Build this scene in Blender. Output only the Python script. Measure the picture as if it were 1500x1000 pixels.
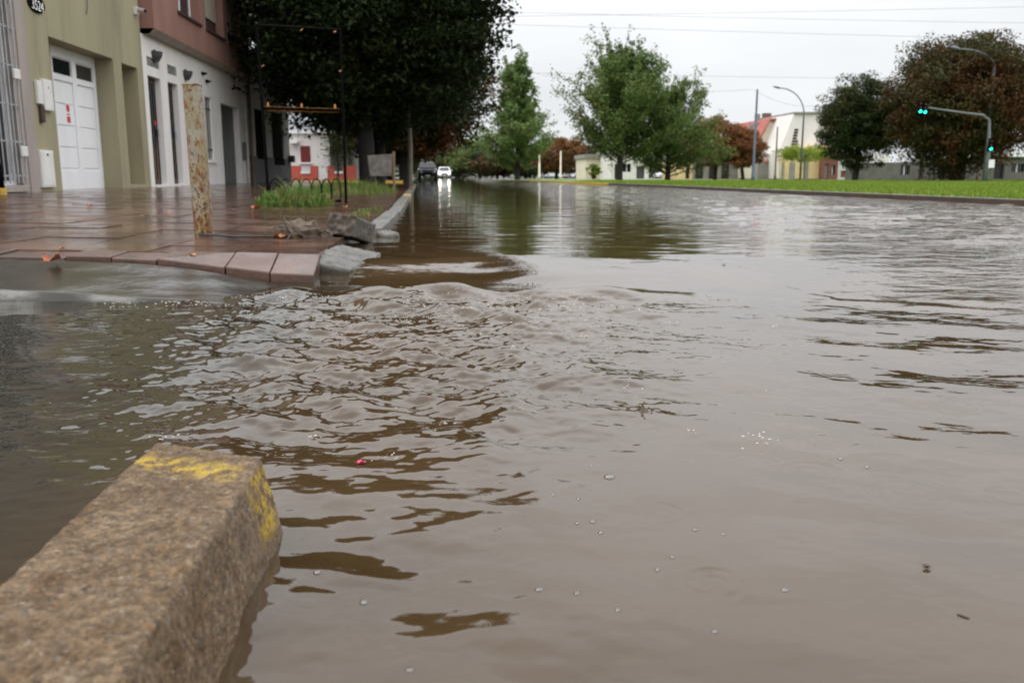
import bpy, bmesh, math, random
import numpy as np
from mathutils import Vector, Matrix, noise as mnoise

# ------------------------------------------------------------------ camera, sky, light
for o in list(bpy.data.objects): bpy.data.objects.remove(o, do_unlink=True)
scene = bpy.context.scene
col = scene.collection
R = math.radians
FPX = 1300.0                       # focal length in pixels of a 1500 px wide picture
PITCH = math.atan(244 / FPX)
YAW = R(4.3235)
CAMZ = 0.485
cam_d = bpy.data.cameras.new('camera'); cam = bpy.data.objects.new('camera', cam_d); col.objects.link(cam)
cam.location = (0, 0, CAMZ)
cam.rotation_euler = (R(90) - PITCH, 0, -YAW)
cam_d.sensor_width = 36; cam_d.lens = FPX / 1500 * 36
cam_d.clip_start = 0.02; cam_d.clip_end = 3000
cam_d.dof.use_dof = True; cam_d.dof.focus_distance = 2.1; cam_d.dof.aperture_fstop = 6.3
scene.camera = cam
scene.view_settings.view_transform = 'Standard'; scene.view_settings.look = 'None'
scene.view_settings.exposure = 0.36; scene.view_settings.gamma = 1.0
scene.view_settings.use_curve_mapping = False

SUN_EL, SUN_AZ = R(58), R(250)      # azimuth clockwise from +Y
world = bpy.data.worlds.new('World'); scene.world = world; world.use_nodes = True
nt = world.node_tree; nt.nodes.clear()
def N(t, kind, **kw):
    n = t.nodes.new(kind)
    for k, v in kw.items(): setattr(n, k, v)
    return n
wo = N(nt, 'ShaderNodeOutputWorld'); bg = N(nt, 'ShaderNodeBackground'); bg.inputs[1].default_value = 0.1
sky = N(nt, 'ShaderNodeTexSky', sky_type='NISHITA', sun_disc=False)
sky.sun_elevation = SUN_EL; sky.sun_rotation = SUN_AZ; sky.dust_density = 3.0
tc = N(nt, 'ShaderNodeTexCoord'); sep = N(nt, 'ShaderNodeSeparateXYZ')
nt.links.new(tc.outputs['Generated'], sep.inputs[0])
# closed overcast deck, brighter overhead; the rise is shaped to lift water reflections
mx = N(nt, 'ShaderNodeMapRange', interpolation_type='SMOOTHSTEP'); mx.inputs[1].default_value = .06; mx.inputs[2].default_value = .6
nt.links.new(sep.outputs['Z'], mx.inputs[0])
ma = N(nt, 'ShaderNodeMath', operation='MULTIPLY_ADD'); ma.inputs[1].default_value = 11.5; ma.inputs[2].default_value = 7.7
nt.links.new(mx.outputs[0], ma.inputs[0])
mp = N(nt, 'ShaderNodeMapping'); mp.inputs['Scale'].default_value = (1.5, 1.5, 5); nt.links.new(tc.outputs['Generated'], mp.inputs[0])
cn = N(nt, 'ShaderNodeTexNoise'); cn.inputs['Scale'].default_value = 1.6; cn.inputs['Detail'].default_value = 4
nt.links.new(mp.outputs[0], cn.inputs['Vector'])
cr = N(nt, 'ShaderNodeMapRange'); cr.inputs[1].default_value = .3; cr.inputs[2].default_value = .7; cr.inputs[3].default_value = .86; cr.inputs[4].default_value = 1.06
nt.links.new(cn.outputs[0], cr.inputs[0])
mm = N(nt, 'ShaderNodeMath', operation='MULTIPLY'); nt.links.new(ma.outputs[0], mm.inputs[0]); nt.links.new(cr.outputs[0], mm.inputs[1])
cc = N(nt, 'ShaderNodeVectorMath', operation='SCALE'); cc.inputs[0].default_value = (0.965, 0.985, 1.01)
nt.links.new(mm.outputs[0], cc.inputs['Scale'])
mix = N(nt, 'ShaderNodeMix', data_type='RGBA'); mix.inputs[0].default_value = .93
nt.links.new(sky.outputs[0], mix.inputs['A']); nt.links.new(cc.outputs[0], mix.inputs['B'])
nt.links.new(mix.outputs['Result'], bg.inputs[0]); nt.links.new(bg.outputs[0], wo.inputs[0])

sun_d = bpy.data.lights.new('sun', 'SUN'); sun_d.energy = 0.6; sun_d.angle = R(25); sun_d.color = (1, .97, .92)
sun = bpy.data.objects.new('sun', sun_d); col.objects.link(sun); sun.location = (40, 40, 60)
sun.rotation_euler = Vector((-math.sin(SUN_AZ) * math.cos(SUN_EL), -math.cos(SUN_AZ) * math.cos(SUN_EL), -math.sin(SUN_EL))).to_track_quat('-Z', 'Y').to_euler()

# ------------------------------------------------------------------ helpers
_fw = np.array([math.sin(YAW) * math.cos(PITCH), math.cos(YAW) * math.cos(PITCH), -math.sin(PITCH)])
_rt = np.array([math.cos(YAW), -math.sin(YAW), 0]); _up = np.cross(_rt, _fw)
def at(px, py, Y):                 # the point of the place, Y metres up the street, surveyed from the photograph
    d = _rt * (px - 750) / FPX - _up * (py - 500) / FPX + _fw
    p = np.array([0, 0, CAMZ]) + d * (Y / d[1]); return Vector(p)
def atz(px, py, z):
    d = _rt * (px - 750) / FPX - _up * (py - 500) / FPX + _fw
    p = np.array([0, 0, CAMZ]) + d * ((z - CAMZ) / d[2]); return Vector(p)
def ground_z(x): return 0.10 + 0.026 * max(0, -x - 0.5)      # fall of the left pavement

def tag(o, label=None, cat=None, group=None, kind=None):
    if label: o['label'] = label
    if cat: o['category'] = cat
    if group: o['group'] = group
    if kind: o['kind'] = kind
    return o
OFF = {}
def thing(name, label, cat, loc=(0, 0, 0), group=None, rotz=0):
    o = bpy.data.objects.new(name, None); col.objects.link(o); o.location = loc; o.rotation_euler = (0, 0, rotz)
    o.empty_display_size = .2
    OFF[o.name] = Vector(loc); return tag(o, label, cat, group)
def link(name, me, mat, parent=None, loc=None):
    o = bpy.data.objects.new(name, me); col.objects.link(o)
    if mat is not None and not me.materials: me.materials.append(mat)
    if parent is not None: o.parent = parent; OFF[o.name] = OFF.get(parent.name, Vector())
    if loc is not None: o.location = loc
    return o
class MB:
    def __init__(s): s.v = []; s.f = []
    def quad(s, *p): n = len(s.v); s.v += [tuple(q) for q in p]; s.f.append(tuple(range(n, n + len(p)))); return s
    def box(s, a, b):
        x0, x1 = sorted((a[0], b[0])); y0, y1 = sorted((a[1], b[1])); z0, z1 = sorted((a[2], b[2])); n = len(s.v)
        s.v += [(x0,y0,z0),(x1,y0,z0),(x1,y1,z0),(x0,y1,z0),(x0,y0,z1),(x1,y0,z1),(x1,y1,z1),(x0,y1,z1)]
        s.f += [tuple(n + i for i in q) for q in ((0,3,2,1),(4,5,6,7),(0,1,5,4),(1,2,6,5),(2,3,7,6),(3,0,4,7))]; return s
    def tube(s, pts, rad, seg=8, caps=True):
        pts = [Vector(p) for p in pts]; m = len(pts)
        if not hasattr(rad, '__len__'): rad = [rad] * m
        n0 = len(s.v); prev = None
        for i, p in enumerate(pts):
            t = (pts[min(i + 1, m - 1)] - pts[max(i - 1, 0)]).normalized()
            if prev is None: u = t.orthogonal().normalized()
            else: u = (prev - t * prev.dot(t)); u = u.normalized() if u.length > 1e-6 else t.orthogonal().normalized()
            prev = u; w = t.cross(u)
            for k in range(seg):
                a = 2 * math.pi * k / seg; s.v.append(tuple(p + (u * math.cos(a) + w * math.sin(a)) * rad[i]))
        for i in range(m - 1):
            for k in range(seg):
                a = n0 + i * seg + k; b = n0 + i * seg + (k + 1) % seg
                s.f.append((a, b, b + seg, a + seg))
        if caps:
            s.f.append(tuple(n0 + k for k in reversed(range(seg)))); s.f.append(tuple(n0 + (m - 1) * seg + k for k in range(seg)))
        return s
    def prism(s, poly, axis, a, b):   # poly: 2-D points, extruded along axis from a to b
        n = len(poly); n0 = len(s.v)
        def P(q, h): return {'x': (h, q[0], q[1]), 'y': (q[0], h, q[1]), 'z': (q[0], q[1], h)}[axis]
        s.v += [P(q, a) for q in poly] + [P(q, b) for q in poly]
        s.f.append(tuple(range(n0 + n - 1, n0 - 1, -1))); s.f.append(tuple(range(n0 + n, n0 + 2 * n)))
        for i in range(n): j = (i + 1) % n; s.f.append((n0 + i, n0 + j, n0 + n + j, n0 + n + i))
        return s
    def sphere(s, c, r, seg=12, rings=8, sc=(1, 1, 1), half=False):
        n0 = len(s.v); top = math.pi / 2 if half else math.pi
        for i in range(rings + 1):
            t = top * i / rings
            for k in range(seg):
                a = 2 * math.pi * k / seg
                s.v.append((c[0] + r * sc[0] * math.sin(t) * math.cos(a), c[1] + r * sc[1] * math.sin(t) * math.sin(a), c[2] + r * sc[2] * math.cos(t)))
        for i in range(rings):
            for k in range(seg):
                a = n0 + i * seg + k; b = n0 + i * seg + (k + 1) % seg; s.f.append((a, a + seg, b + seg, b))
        return s
    def mesh(s, name, off=(0, 0, 0), fix=True):
        me = bpy.data.meshes.new(name); o = Vector(off)
        me.from_pydata([(v[0]-o.x, v[1]-o.y, v[2]-o.z) for v in s.v], [], s.f)
        if fix:
            bm = bmesh.new(); bm.from_mesh(me); bmesh.ops.recalc_face_normals(bm, faces=bm.faces); bm.to_mesh(me); bm.free()
        return me
    def build(s, name, mat, parent=None, bevel=0, smooth=False, origin=None, local=False):
        if parent is not None: off = Vector() if local else OFF.get(parent.name, Vector())
        elif origin is not None: off = Vector(origin)
        else: off = Vector()
        me = s.mesh(name, off)
        if smooth: me.shade_smooth()
        o = link(name, me, mat, parent, None if parent is not None else off)
        if bevel: b = o.modifiers.new('bevel', 'BEVEL'); b.width = bevel; b.segments = 2; b.limit_method = 'ANGLE'
        return o

def lin(r, g, b):
    f = lambda c: (c / 255 / 12.92) if c <= 10 else ((c / 255 + .055) / 1.055) ** 2.4
    return (f(r), f(g), f(b), 1)
def C4(c): return tuple(c) if len(c) == 4 else (*c, 1)

def material(name, c1, c2=None, rough=.6, scale=3., detail=6, bump=0., bscale=40., stretch=(1, 1, 1), spec=.5, metal=0., c3=None, c3scale=20, c3lo=.55, c3hi=.7, rough2=None, world_space=False, cont=(.35, .65)):
    """two noise-mixed colours, an optional third in patches, fine relief"""
    m = bpy.data.materials.new(name); m.use_nodes = True; t = m.node_tree; b = t.nodes['Principled BSDF']; L = t.links.new
    b.inputs['Roughness'].default_value = rough; b.inputs['Metallic'].default_value = metal; b.inputs['Specular IOR Level'].default_value = spec
    if world_space: src = N(t, 'ShaderNodeNewGeometry').outputs['Position']
    else: src = N(t, 'ShaderNodeTexCoord').outputs['Object']
    mp = N(t, 'ShaderNodeMapping'); mp.inputs['Scale'].default_value = stretch; L(src, mp.inputs[0])
    c2 = c2 or tuple(x * .8 for x in c1[:3])
    n1 = N(t, 'ShaderNodeTexNoise'); n1.inputs['Scale'].default_value = scale; n1.inputs['Detail'].default_value = detail; n1.inputs['Roughness'].default_value = .62; L(mp.outputs[0], n1.inputs['Vector'])
    r1 = N(t, 'ShaderNodeMapRange'); r1.inputs[1].default_value = cont[0]; r1.inputs[2].default_value = cont[1]; L(n1.outputs[0], r1.inputs[0])
    mxx = N(t, 'ShaderNodeMix', data_type='RGBA'); mxx.inputs['A'].default_value = C4(c1); mxx.inputs['B'].default_value = C4(c2); L(r1.outputs[0], mxx.inputs[0])
    out = mxx.outputs['Result']
    if c3:
        n3 = N(t, 'ShaderNodeTexNoise'); n3.inputs['Scale'].default_value = c3scale; n3.inputs['Detail'].default_value = 8; n3.inputs['Roughness'].default_value = .7; L(mp.outputs[0], n3.inputs['Vector'])
        r3 = N(t, 'ShaderNodeMapRange'); r3.inputs[1].default_value = c3lo; r3.inputs[2].default_value = c3hi; L(n3.outputs[0], r3.inputs[0])
        m3 = N(t, 'ShaderNodeMix', data_type='RGBA'); m3.inputs['B'].default_value = C4(c3); L(out, m3.inputs['A']); L(r3.outputs[0], m3.inputs[0]); out = m3.outputs['Result']
    L(out, b.inputs['Base Color'])
    if rough2 is not None:
        rr = N(t, 'ShaderNodeMapRange'); rr.inputs[1].default_value = .35; rr.inputs[2].default_value = .65; rr.inputs[3].default_value = rough; rr.inputs[4].default_value = rough2
        n4 = N(t, 'ShaderNodeTexNoise'); n4.inputs['Scale'].default_value = scale * 1.7; n4.inputs['Detail'].default_value = 5; L(mp.outputs[0], n4.inputs['Vector']); L(n4.outputs[0], rr.inputs[0]); L(rr.outputs[0], b.inputs['Roughness'])
    if bump:
        nb = N(t, 'ShaderNodeTexNoise'); nb.inputs['Scale'].default_value = bscale; nb.inputs['Detail'].default_value = 7; nb.inputs['Roughness'].default_value = .65; L(src, nb.inputs['Vector'])
        bp = N(t, 'ShaderNodeBump'); bp.inputs['Strength'].default_value = min(1, bump); bp.inputs['Distance'].default_value = .35 / bscale; L(nb.outputs[0], bp.inputs['Height']); L(bp.outputs[0], b.inputs['Normal'])
    return m
def leaf_material(name, c1, c2, c3=None, trans=.25, clump=.5, c3lo=.5, c3hi=.65, spec=.2):
    m = bpy.data.materials.new(name); m.use_nodes = True; t = m.node_tree; t.nodes.clear(); L = t.links.new
    out = N(t, 'ShaderNodeOutputMaterial'); geo = N(t, 'ShaderNodeNewGeometry'); tcx = N(t, 'ShaderNodeTexCoord')
    mxx = N(t, 'ShaderNodeMix', data_type='RGBA'); mxx.inputs['A'].default_value = C4(c1); mxx.inputs['B'].default_value = C4(c2); L(geo.outputs['Random Per Island'], mxx.inputs[0])
    o = mxx.outputs['Result']
    if c3:
        n1 = N(t, 'ShaderNodeTexNoise'); n1.inputs['Scale'].default_value = clump; n1.inputs['Detail'].default_value = 3; L(tcx.outputs['Object'], n1.inputs['Vector'])
        r1 = N(t, 'ShaderNodeMapRange'); r1.inputs[1].default_value = c3lo; r1.inputs[2].default_value = c3hi; L(n1.outputs[0], r1.inputs[0])
        m3 = N(t, 'ShaderNodeMix', data_type='RGBA'); m3.inputs['B'].default_value = C4(c3); L(o, m3.inputs['A']); L(r1.outputs[0], m3.inputs[0]); o = m3.outputs['Result']
    d = N(t, 'ShaderNodeBsdfPrincipled'); d.inputs['Roughness'].default_value = .6; d.inputs['Specular IOR Level'].default_value = spec; L(o, d.inputs['Base Color'])
    tr = N(t, 'ShaderNodeBsdfTranslucent'); L(o, tr.inputs['Color'])
    ms = N(t, 'ShaderNodeMixShader'); ms.inputs[0].default_value = trans; L(d.outputs[0], ms.inputs[1]); L(tr.outputs[0], ms.inputs[2]); L(ms.outputs[0], out.inputs[0])
    return m
def emission_material(name, c, s):
    m = bpy.data.materials.new(name); m.use_nodes = True; b = m.node_tree.nodes['Principled BSDF']
    b.inputs['Base Color'].default_value = C4(c); b.inputs['Emission Color'].default_value = C4(c); b.inputs['Emission Strength'].default_value = s
    return m

# ------------------------------------------------------------------ materials
M = {}
M['olive'] = material('olive_plaster', (.33,.295,.185), (.25,.225,.14), .85, 1.2, 8, .25, 60, (1, 1, .18), c3=(.19,.17,.11), c3scale=2.4, c3lo=.54, c3hi=.74)
M['mauve'] = material('mauve_plaster', (.34,.29,.26), (.27,.23,.21), .85, 2, 6, .25, 60, (1, 1, .3))
M['whitewall'] = material('white_plaster', (.76,.725,.695), (.66,.625,.60), .8, 1.5, 8, .15, 50, (1, 1, .3), c3=(.52,.48,.44), c3scale=1.2, c3lo=.64, c3hi=.85)
M['pink'] = material('pink_plaster', (.265,.135,.106), (.212,.108,.086), .85, 1.3, 8, .2, 50, (1, 1, .3), c3=(.20,.095,.08), c3scale=1.2, c3lo=.62, c3hi=.82)
M['soffit'] = material('soffit_plaster', (.36,.31,.26), (.29,.25,.21), .85, 3)
M['greywall'] = material('grey_plaster', (.42,.41,.39), (.35,.34,.33), .85, 1.5, 6, .2, 50, (1, 1, .3))
M['greybase'] = material('dark_grey_plaster', (.13,.13,.13), (.10,.10,.10), .8, 1.5, 6, .2, 50)
M['whitepaint'] = material('white_paint', (.80,.80,.81), (.75,.75,.76), .4, 2, 5, .05, 30, (1, 1, .3))
M['dirtywhite'] = material('dirty_white_metal', (.72,.71,.68), (.62,.6,.56), .5, 4, 6, .05, 30, c3=(.32,.17,.07), c3scale=5, c3lo=.66, c3hi=.76)
M['dark'] = material('dark_void', (.012,.011,.011), (.008,.008,.008), .35, 4)
M['glassdark'] = material('dark_glass', (.012,.013,.015), (.02,.02,.022), .06, 2)
M['darkwood'] = material('dark_wood', (.035,.018,.013), (.02,.011,.009), .4, 3, 6, .1, 40, (6, 6, .6))
M['brownpanel'] = material('brown_door_panel', (.13,.085,.05), (.09,.06,.036), .5, 3, 6, .1, 40, (4, 4, .5))
M['greymetal'] = material('grey_metal_door', (.07,.07,.072), (.05,.05,.052), .45, 2, 5, .05, 30, (1, 1, .3))
M['silver'] = material('silver_painted_bars', (.42,.42,.43), (.33,.33,.34), .45, 5, 5, .1, 60, metal=.3)
M['black'] = material('black_metal', (.003,.003,.003), (.005,.0045,.004), .8, 10, 5, .1, 80, spec=.04)
M['sill'] = material('brown_sill', (.055,.028,.022), (.04,.02,.016), .6, 6)
M['shutter'] = material('cream_shutter', (.50,.47,.38), (.43,.40,.32), .6, 2, 5, 0, 30, (1, 1, .4))
M['shutgreen'] = material('pale_green_shutter', (.33,.38,.30), (.28,.33,.26), .6, 2)
M['glassblock'] = material('glass_block', (.30,.31,.29), (.12,.125,.12), .15, 9)
M['pipe'] = material('grey_pipe', (.45,.43,.41), (.35,.33,.31), .5, 4)
M['rustpipe'] = material('rusty_pipe', (.16,.085,.05), (.10,.06,.04), .7, 6)
M['orange'] = material('orange_plastic', (.42,.17,.01), (.34,.13,.01), .4, 6)
M['yellow'] = material('yellow_paint', (.58,.36,.03), (.45,.28,.03), .55, 8, 6, .2, 60, c3=(.28,.25,.2), c3scale=14, c3lo=.55, c3hi=.66)
M['red'] = material('red_paint', (.50,.095,.06), (.42,.08,.05), .7, 1.5, 6, .1, 50)
M['redshutter'] = material('dark_red_shutter', (.20,.025,.015), (.15,.018,.012), .5, 3, 5, .1, 30, (1, 1, 8))
M['rooftile'] = material('red_roof', (.42,.11,.075), (.32,.085,.06), .7, 2, 6, .3, 8)
M['greyroof'] = material('grey_sheet_roof', (.20,.205,.215), (.16,.165,.17), .5, 2)
M['cream'] = material('cream_plaster', (.70,.62,.50), (.60,.53,.43), .8, 1.5)
M['yellowwall'] = material('yellow_plaster', (.70,.53,.28), (.60,.45,.24), .8, 1.5)
M['brick'] = material('brick_red_plaster', (.22,.09,.065), (.17,.07,.05), .8, 2)
M['concrete'] = material('concrete', (.16,.15,.135), (.095,.088,.078), .6, 5, 8, .5, 60, rough2=.3)
M['wetconcrete'] = material('wet_dark_concrete', (.034,.029,.021), (.016,.014,.010), .03, 3, 8, .16, 18, rough2=.13, c3=(.055,.048,.037), c3scale=9)
M['bark'] = material('bark', (.035,.029,.023), (.018,.015,.012), .9, 6, 8, .8, 25, (4, 4, .8))
M['palebark'] = material('pale_bark', (.24,.22,.17), (.15,.14,.11), .9, 5, 8, .6, 25, (4, 4, .8))
M['polegrey'] = material('galvanised_pole', (.17,.185,.20), (.13,.14,.155), .5, 3, metal=.3)
M['poleblue'] = material('blue_grey_pole', (.055,.085,.12), (.045,.07,.10), .5, 3)
M['wood'] = material('weathered_wood', (.20,.135,.09), (.14,.095,.065), .85, 4, 6, .3, 30, (5, 5, .5))
M['wire'] = material('cable_black', (.03,.03,.032), (.04,.04,.04), .6, 5)
M['carwhite'] = material('white_car_paint', (.80,.80,.80), (.76,.76,.76), .2, 1)
M['cardark'] = material('dark_car_paint', (.03,.035,.045), (.025,.03,.04), .2, 1)
M['carsilver'] = material('silver_car_paint', (.45,.46,.48), (.42,.43,.45), .25, 1, metal=.4)
M['tyre'] = material('tyre_rubber', (.018,.018,.018), (.025,.025,.025), .8, 9)
M['rim'] = material('wheel_rim', (.4,.4,.41), (.3,.3,.31), .35, 5, metal=.6)
M['headlight'] = emission_material('lit_headlight', (1, .82, .58), 14)
M['lampglass'] = material('lamp_glass', (.55,.55,.56), (.4,.4,.42), .2, 5)
M['greenlight'] = emission_material('green_signal_light', (.02, .95, .62), 3.2)
M['redlens'] = material('unlit_signal_lens', (.10,.02,.015), (.06,.012,.01), .3, 4)
M['print'] = material('red_print', (.55,.05,.05), (.5,.05,.05), .5, 5)
M['lettering'] = material('white_lettering', (.8,.8,.78), (.72,.72,.7), .5, 5)
M['leafdry'] = material('dry_orange_leaf', (.42,.10,.03), (.22,.06,.02), .5, 20)
M['leafgold'] = material('dry_yellow_leaf', (.50,.24,.06), (.34,.13,.04), .5, 20)
M['leafdark'] = material('wet_dark_leaf', (.10,.045,.025), (.06,.03,.018), .3, 20)
M['root'] = material('tangled_root', (.10,.075,.055), (.055,.042,.032), .7, 12, 6, .5, 60)
M['soil'] = material('clotted_soil', (.15,.105,.07), (.07,.05,.035), .7, 25, 8, .9, 70)
M['petal'] = material('pink_petal', (.80,.08,.18), (.7,.06,.16), .4, 20)
M['asphalt'] = material('asphalt', (.055,.053,.05), (.038,.037,.035), .35, 2, 8, .5, 90, world_space=True)
M['earth'] = material('wet_earth', (.07,.055,.035), (.05,.06,.025), .8, .6, 8, .5, 12, world_space=True)
M['lawn'] = material('lawn_green', (.135,.205,.027), (.105,.165,.024), .8, .35, 8, .6, 18, world_space=True, c3=(.13,.19,.035), c3scale=.9, c3lo=.55, c3hi=.75)
M['blade'] = leaf_material('grass_blade', (.13,.205,.022), (.19,.26,.036), None, .3)
M['weed'] = leaf_material('weed_blade', (.06,.13,.02), (.15,.21,.045), (.22,.18,.07), .3, 2.5, .5, .65)
M['shadestone'] = material('shaded_grey_render', (.13,.12,.11), (.09,.085,.078), .85, 1.5)  # grey render with the shade under the trees put into its colour
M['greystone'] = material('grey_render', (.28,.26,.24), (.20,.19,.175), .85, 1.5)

M['rubble'] = material('wet_rubble_concrete', (.12,.108,.092), (.055,.048,.039), .4, 9, 8, 1.0, 45, rough2=.2, c3=(.06,.05,.04), c3scale=16, c3lo=.58, c3hi=.7)
def pavement_material():
    m = bpy.data.materials.new('wet_red_tile'); m.use_nodes = True; t = m.node_tree; b = t.nodes['Principled BSDF']; L = t.links.new
    g = N(t, 'ShaderNodeNewGeometry'); oi = N(t, 'ShaderNodeObjectInfo')
    n1 = N(t, 'ShaderNodeTexNoise'); n1.inputs['Scale'].default_value = 2.2; n1.inputs['Detail'].default_value = 8; n1.inputs['Roughness'].default_value = .65; L(g.outputs['Position'], n1.inputs['Vector'])
    r1 = N(t, 'ShaderNodeMapRange'); r1.inputs[1].default_value = .35; r1.inputs[2].default_value = .68; L(n1.outputs[0], r1.inputs[0])
    a = N(t, 'ShaderNodeMix', data_type='RGBA'); a.inputs['A'].default_value = (.120,.062,.041,1); a.inputs['B'].default_value = (.060,.033,.024,1); L(r1.outputs[0], a.inputs[0])
    hs = N(t, 'ShaderNodeHueSaturation'); v = N(t, 'ShaderNodeMapRange'); v.inputs[3].default_value = .72; v.inputs[4].default_value = 1.25; L(oi.outputs['Random'], v.inputs[0]); L(v.outputs[0], hs.inputs['Value']); L(a.outputs['Result'], hs.inputs['Color'])
    L(hs.outputs[0], b.inputs['Base Color'])
    rr = N(t, 'ShaderNodeMapRange'); rr.inputs[1].default_value = .38; rr.inputs[2].default_value = .62; rr.inputs[3].default_value = .04; rr.inputs[4].default_value = .26
    n2 = N(t, 'ShaderNodeTexNoise'); n2.inputs['Scale'].default_value = 3.1; n2.inputs['Detail'].default_value = 6; L(g.outputs['Position'], n2.inputs['Vector']); L(n2.outputs[0], rr.inputs[0]); L(rr.outputs[0], b.inputs['Roughness'])
    # worn ribs of the tiles plus grit
    wv = N(t, 'ShaderNodeTexWave', wave_type='BANDS', bands_direction='Y'); wv.inputs['Scale'].default_value = 5.0; wv.inputs['Distortion'].default_value = 1.2; wv.inputs['Detail'].default_value = 3; wv.inputs['Detail Scale'].default_value = 2; L(g.outputs['Position'], wv.inputs['Vector'])
    nb = N(t, 'ShaderNodeTexNoise'); nb.inputs['Scale'].default_value = 45; nb.inputs['Detail'].default_value = 6; L(g.outputs['Position'], nb.inputs['Vector'])
    ad = N(t, 'ShaderNodeMath', operation='MULTIPLY_ADD'); ad.inputs[1].default_value = .5; L(wv.outputs[0], ad.inputs[0]); L(nb.outputs[0], ad.inputs[2])
    bp = N(t, 'ShaderNodeBump'); bp.inputs['Strength'].default_value = .35; bp.inputs['Distance'].default_value = .006; L(ad.outputs[0], bp.inputs['Height']); L(bp.outputs[0], b.inputs['Normal'])
    return m
M['tile'] = pavement_material()
M['pinktile'] = material('pink_edge_tile', (.115,.060,.043), (.062,.035,.026), .45, 3.5, 8, .5, 60, rough2=.2, c3=(.05,.036,.028), c3scale=6, c3lo=.56, c3hi=.68)
M['mortar'] = material('wet_mortar', (.10,.07,.055), (.06,.045,.036), .2, 4, 7, .5, 60, rough2=.4, world_space=True)

def kerb_material():
    m = bpy.data.materials.new('old_exposed_concrete'); m.use_nodes = True; t = m.node_tree; b = t.nodes['Principled BSDF']; L = t.links.new
    P = N(t, 'ShaderNodeNewGeometry').outputs['Position']
    def noise(sc, d=8, r=.65): n = N(t, 'ShaderNodeTexNoise'); n.inputs['Scale'].default_value = sc; n.inputs['Detail'].default_value = d; n.inputs['Roughness'].default_value = r; L(P, n.inputs['Vector']); return n.outputs[0]
    def rng(s, lo, hi, a=0, z=1): r = N(t, 'ShaderNodeMapRange'); r.inputs[1].default_value = lo; r.inputs[2].default_value = hi; r.inputs[3].default_value = a; r.inputs[4].default_value = z; L(s, r.inputs[0]); return r.outputs[0]
    def mixc(f, A, B):
        x = N(t, 'ShaderNodeMix', data_type='RGBA')
        for s, q in (('A', A), ('B', B)):
            if isinstance(q, tuple): x.inputs[s].default_value = C4(q)
            else: L(q, x.inputs[s])
        L(f, x.inputs[0]); return x.outputs['Result']
    c = mixc(rng(noise(9), .36, .64), (.172,.116,.066), (.105,.062,.028))
    c = mixc(rng(noise(26, 6), .5, .68), c, (.10,.052,.018))
    c = mixc(rng(noise(90, 4), .56, .72), c, (.20,.165,.125))
    c = mixc(rng(noise(150, 3), .62, .74), c, (.035,.026,.018))
    vo = N(t, 'ShaderNodeTexVoronoi'); vo.inputs['Scale'].default_value = 110; L(P, vo.inputs['Vector'])
    def cells(sc, lo, hi):
        vv = N(t, 'ShaderNodeTexVoronoi'); vv.inputs['Scale'].default_value = sc; L(P, vv.inputs['Vector']); sp_ = N(t, 'ShaderNodeSeparateColor'); L(vv.outputs['Color'], sp_.inputs[0])
        return rng(sp_.outputs[0], 0, 1, lo, hi)
    for sc, lo, hi in ((120, .70, 1.32), (260, .62, 1.45)):
        vm = N(t, 'ShaderNodeVectorMath', operation='SCALE'); L(c, vm.inputs[0]); L(cells(sc, lo, hi), vm.inputs['Scale']); c = vm.outputs[0]
    c = mixc(rng(vo.outputs['Distance'], .13, .06), c, (.40,.36,.30))
    c = mixc(rng(noise(60, 5), .64, .70), c, (.04,.028,.018))
    # worn yellow paint near the end of the stone
    s = N(t, 'ShaderNodeSeparateXYZ'); L(P, s.inputs[0])
    def mul(a, bb): x = N(t, 'ShaderNodeMath', operation='MULTIPLY'); L(a, x.inputs[0]); L(bb, x.inputs[1]); return x.outputs[0]
    ob = N(t, 'ShaderNodeMath', operation='MULTIPLY_ADD'); ob.inputs[1].default_value = .45; L(s.outputs['X'], ob.inputs[0]); L(s.outputs['Y'], ob.inputs[2])
    topband = mul(mul(rng(ob.outputs[0], .955, .985), rng(ob.outputs[0], 1.045, 1.0)), rng(s.outputs['X'], -.262, -.275))
    side = mul(mul(rng(s.outputs['X'], -.254, -.25), rng(s.outputs['Y'], 1.06, 1.11)), rng(s.outputs['Z'], .012, .03))
    mxm = N(t, 'ShaderNodeMath', operation='MAXIMUM'); L(topband, mxm.inputs[0]); L(side, mxm.inputs[1])
    msk = mul(mxm.outputs[0], rng(noise(45, 7, .8), .47, .53))
    c = mixc(msk, c, (.46,.30,.022))
    L(c, b.inputs['Base Color'])
    L(rng(noise(35, 5), .35, .65, .14, .5), b.inputs['Roughness']); b.inputs['Specular IOR Level'].default_value = .3
    bp = N(t, 'ShaderNodeBump'); bp.inputs['Strength'].default_value = 1.0; bp.inputs['Distance'].default_value = .005
    ad = N(t, 'ShaderNodeMath', operation='MULTIPLY_ADD'); ad.inputs[1].default_value = .35; L(vo.outputs['Distance'], ad.inputs[0]); L(noise(120, 8, .7), ad.inputs[2])
    L(ad.outputs[0], bp.inputs['Height']); L(bp.outputs[0], b.inputs['Normal'])
    return m
M['kerb'] = kerb_material()

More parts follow.
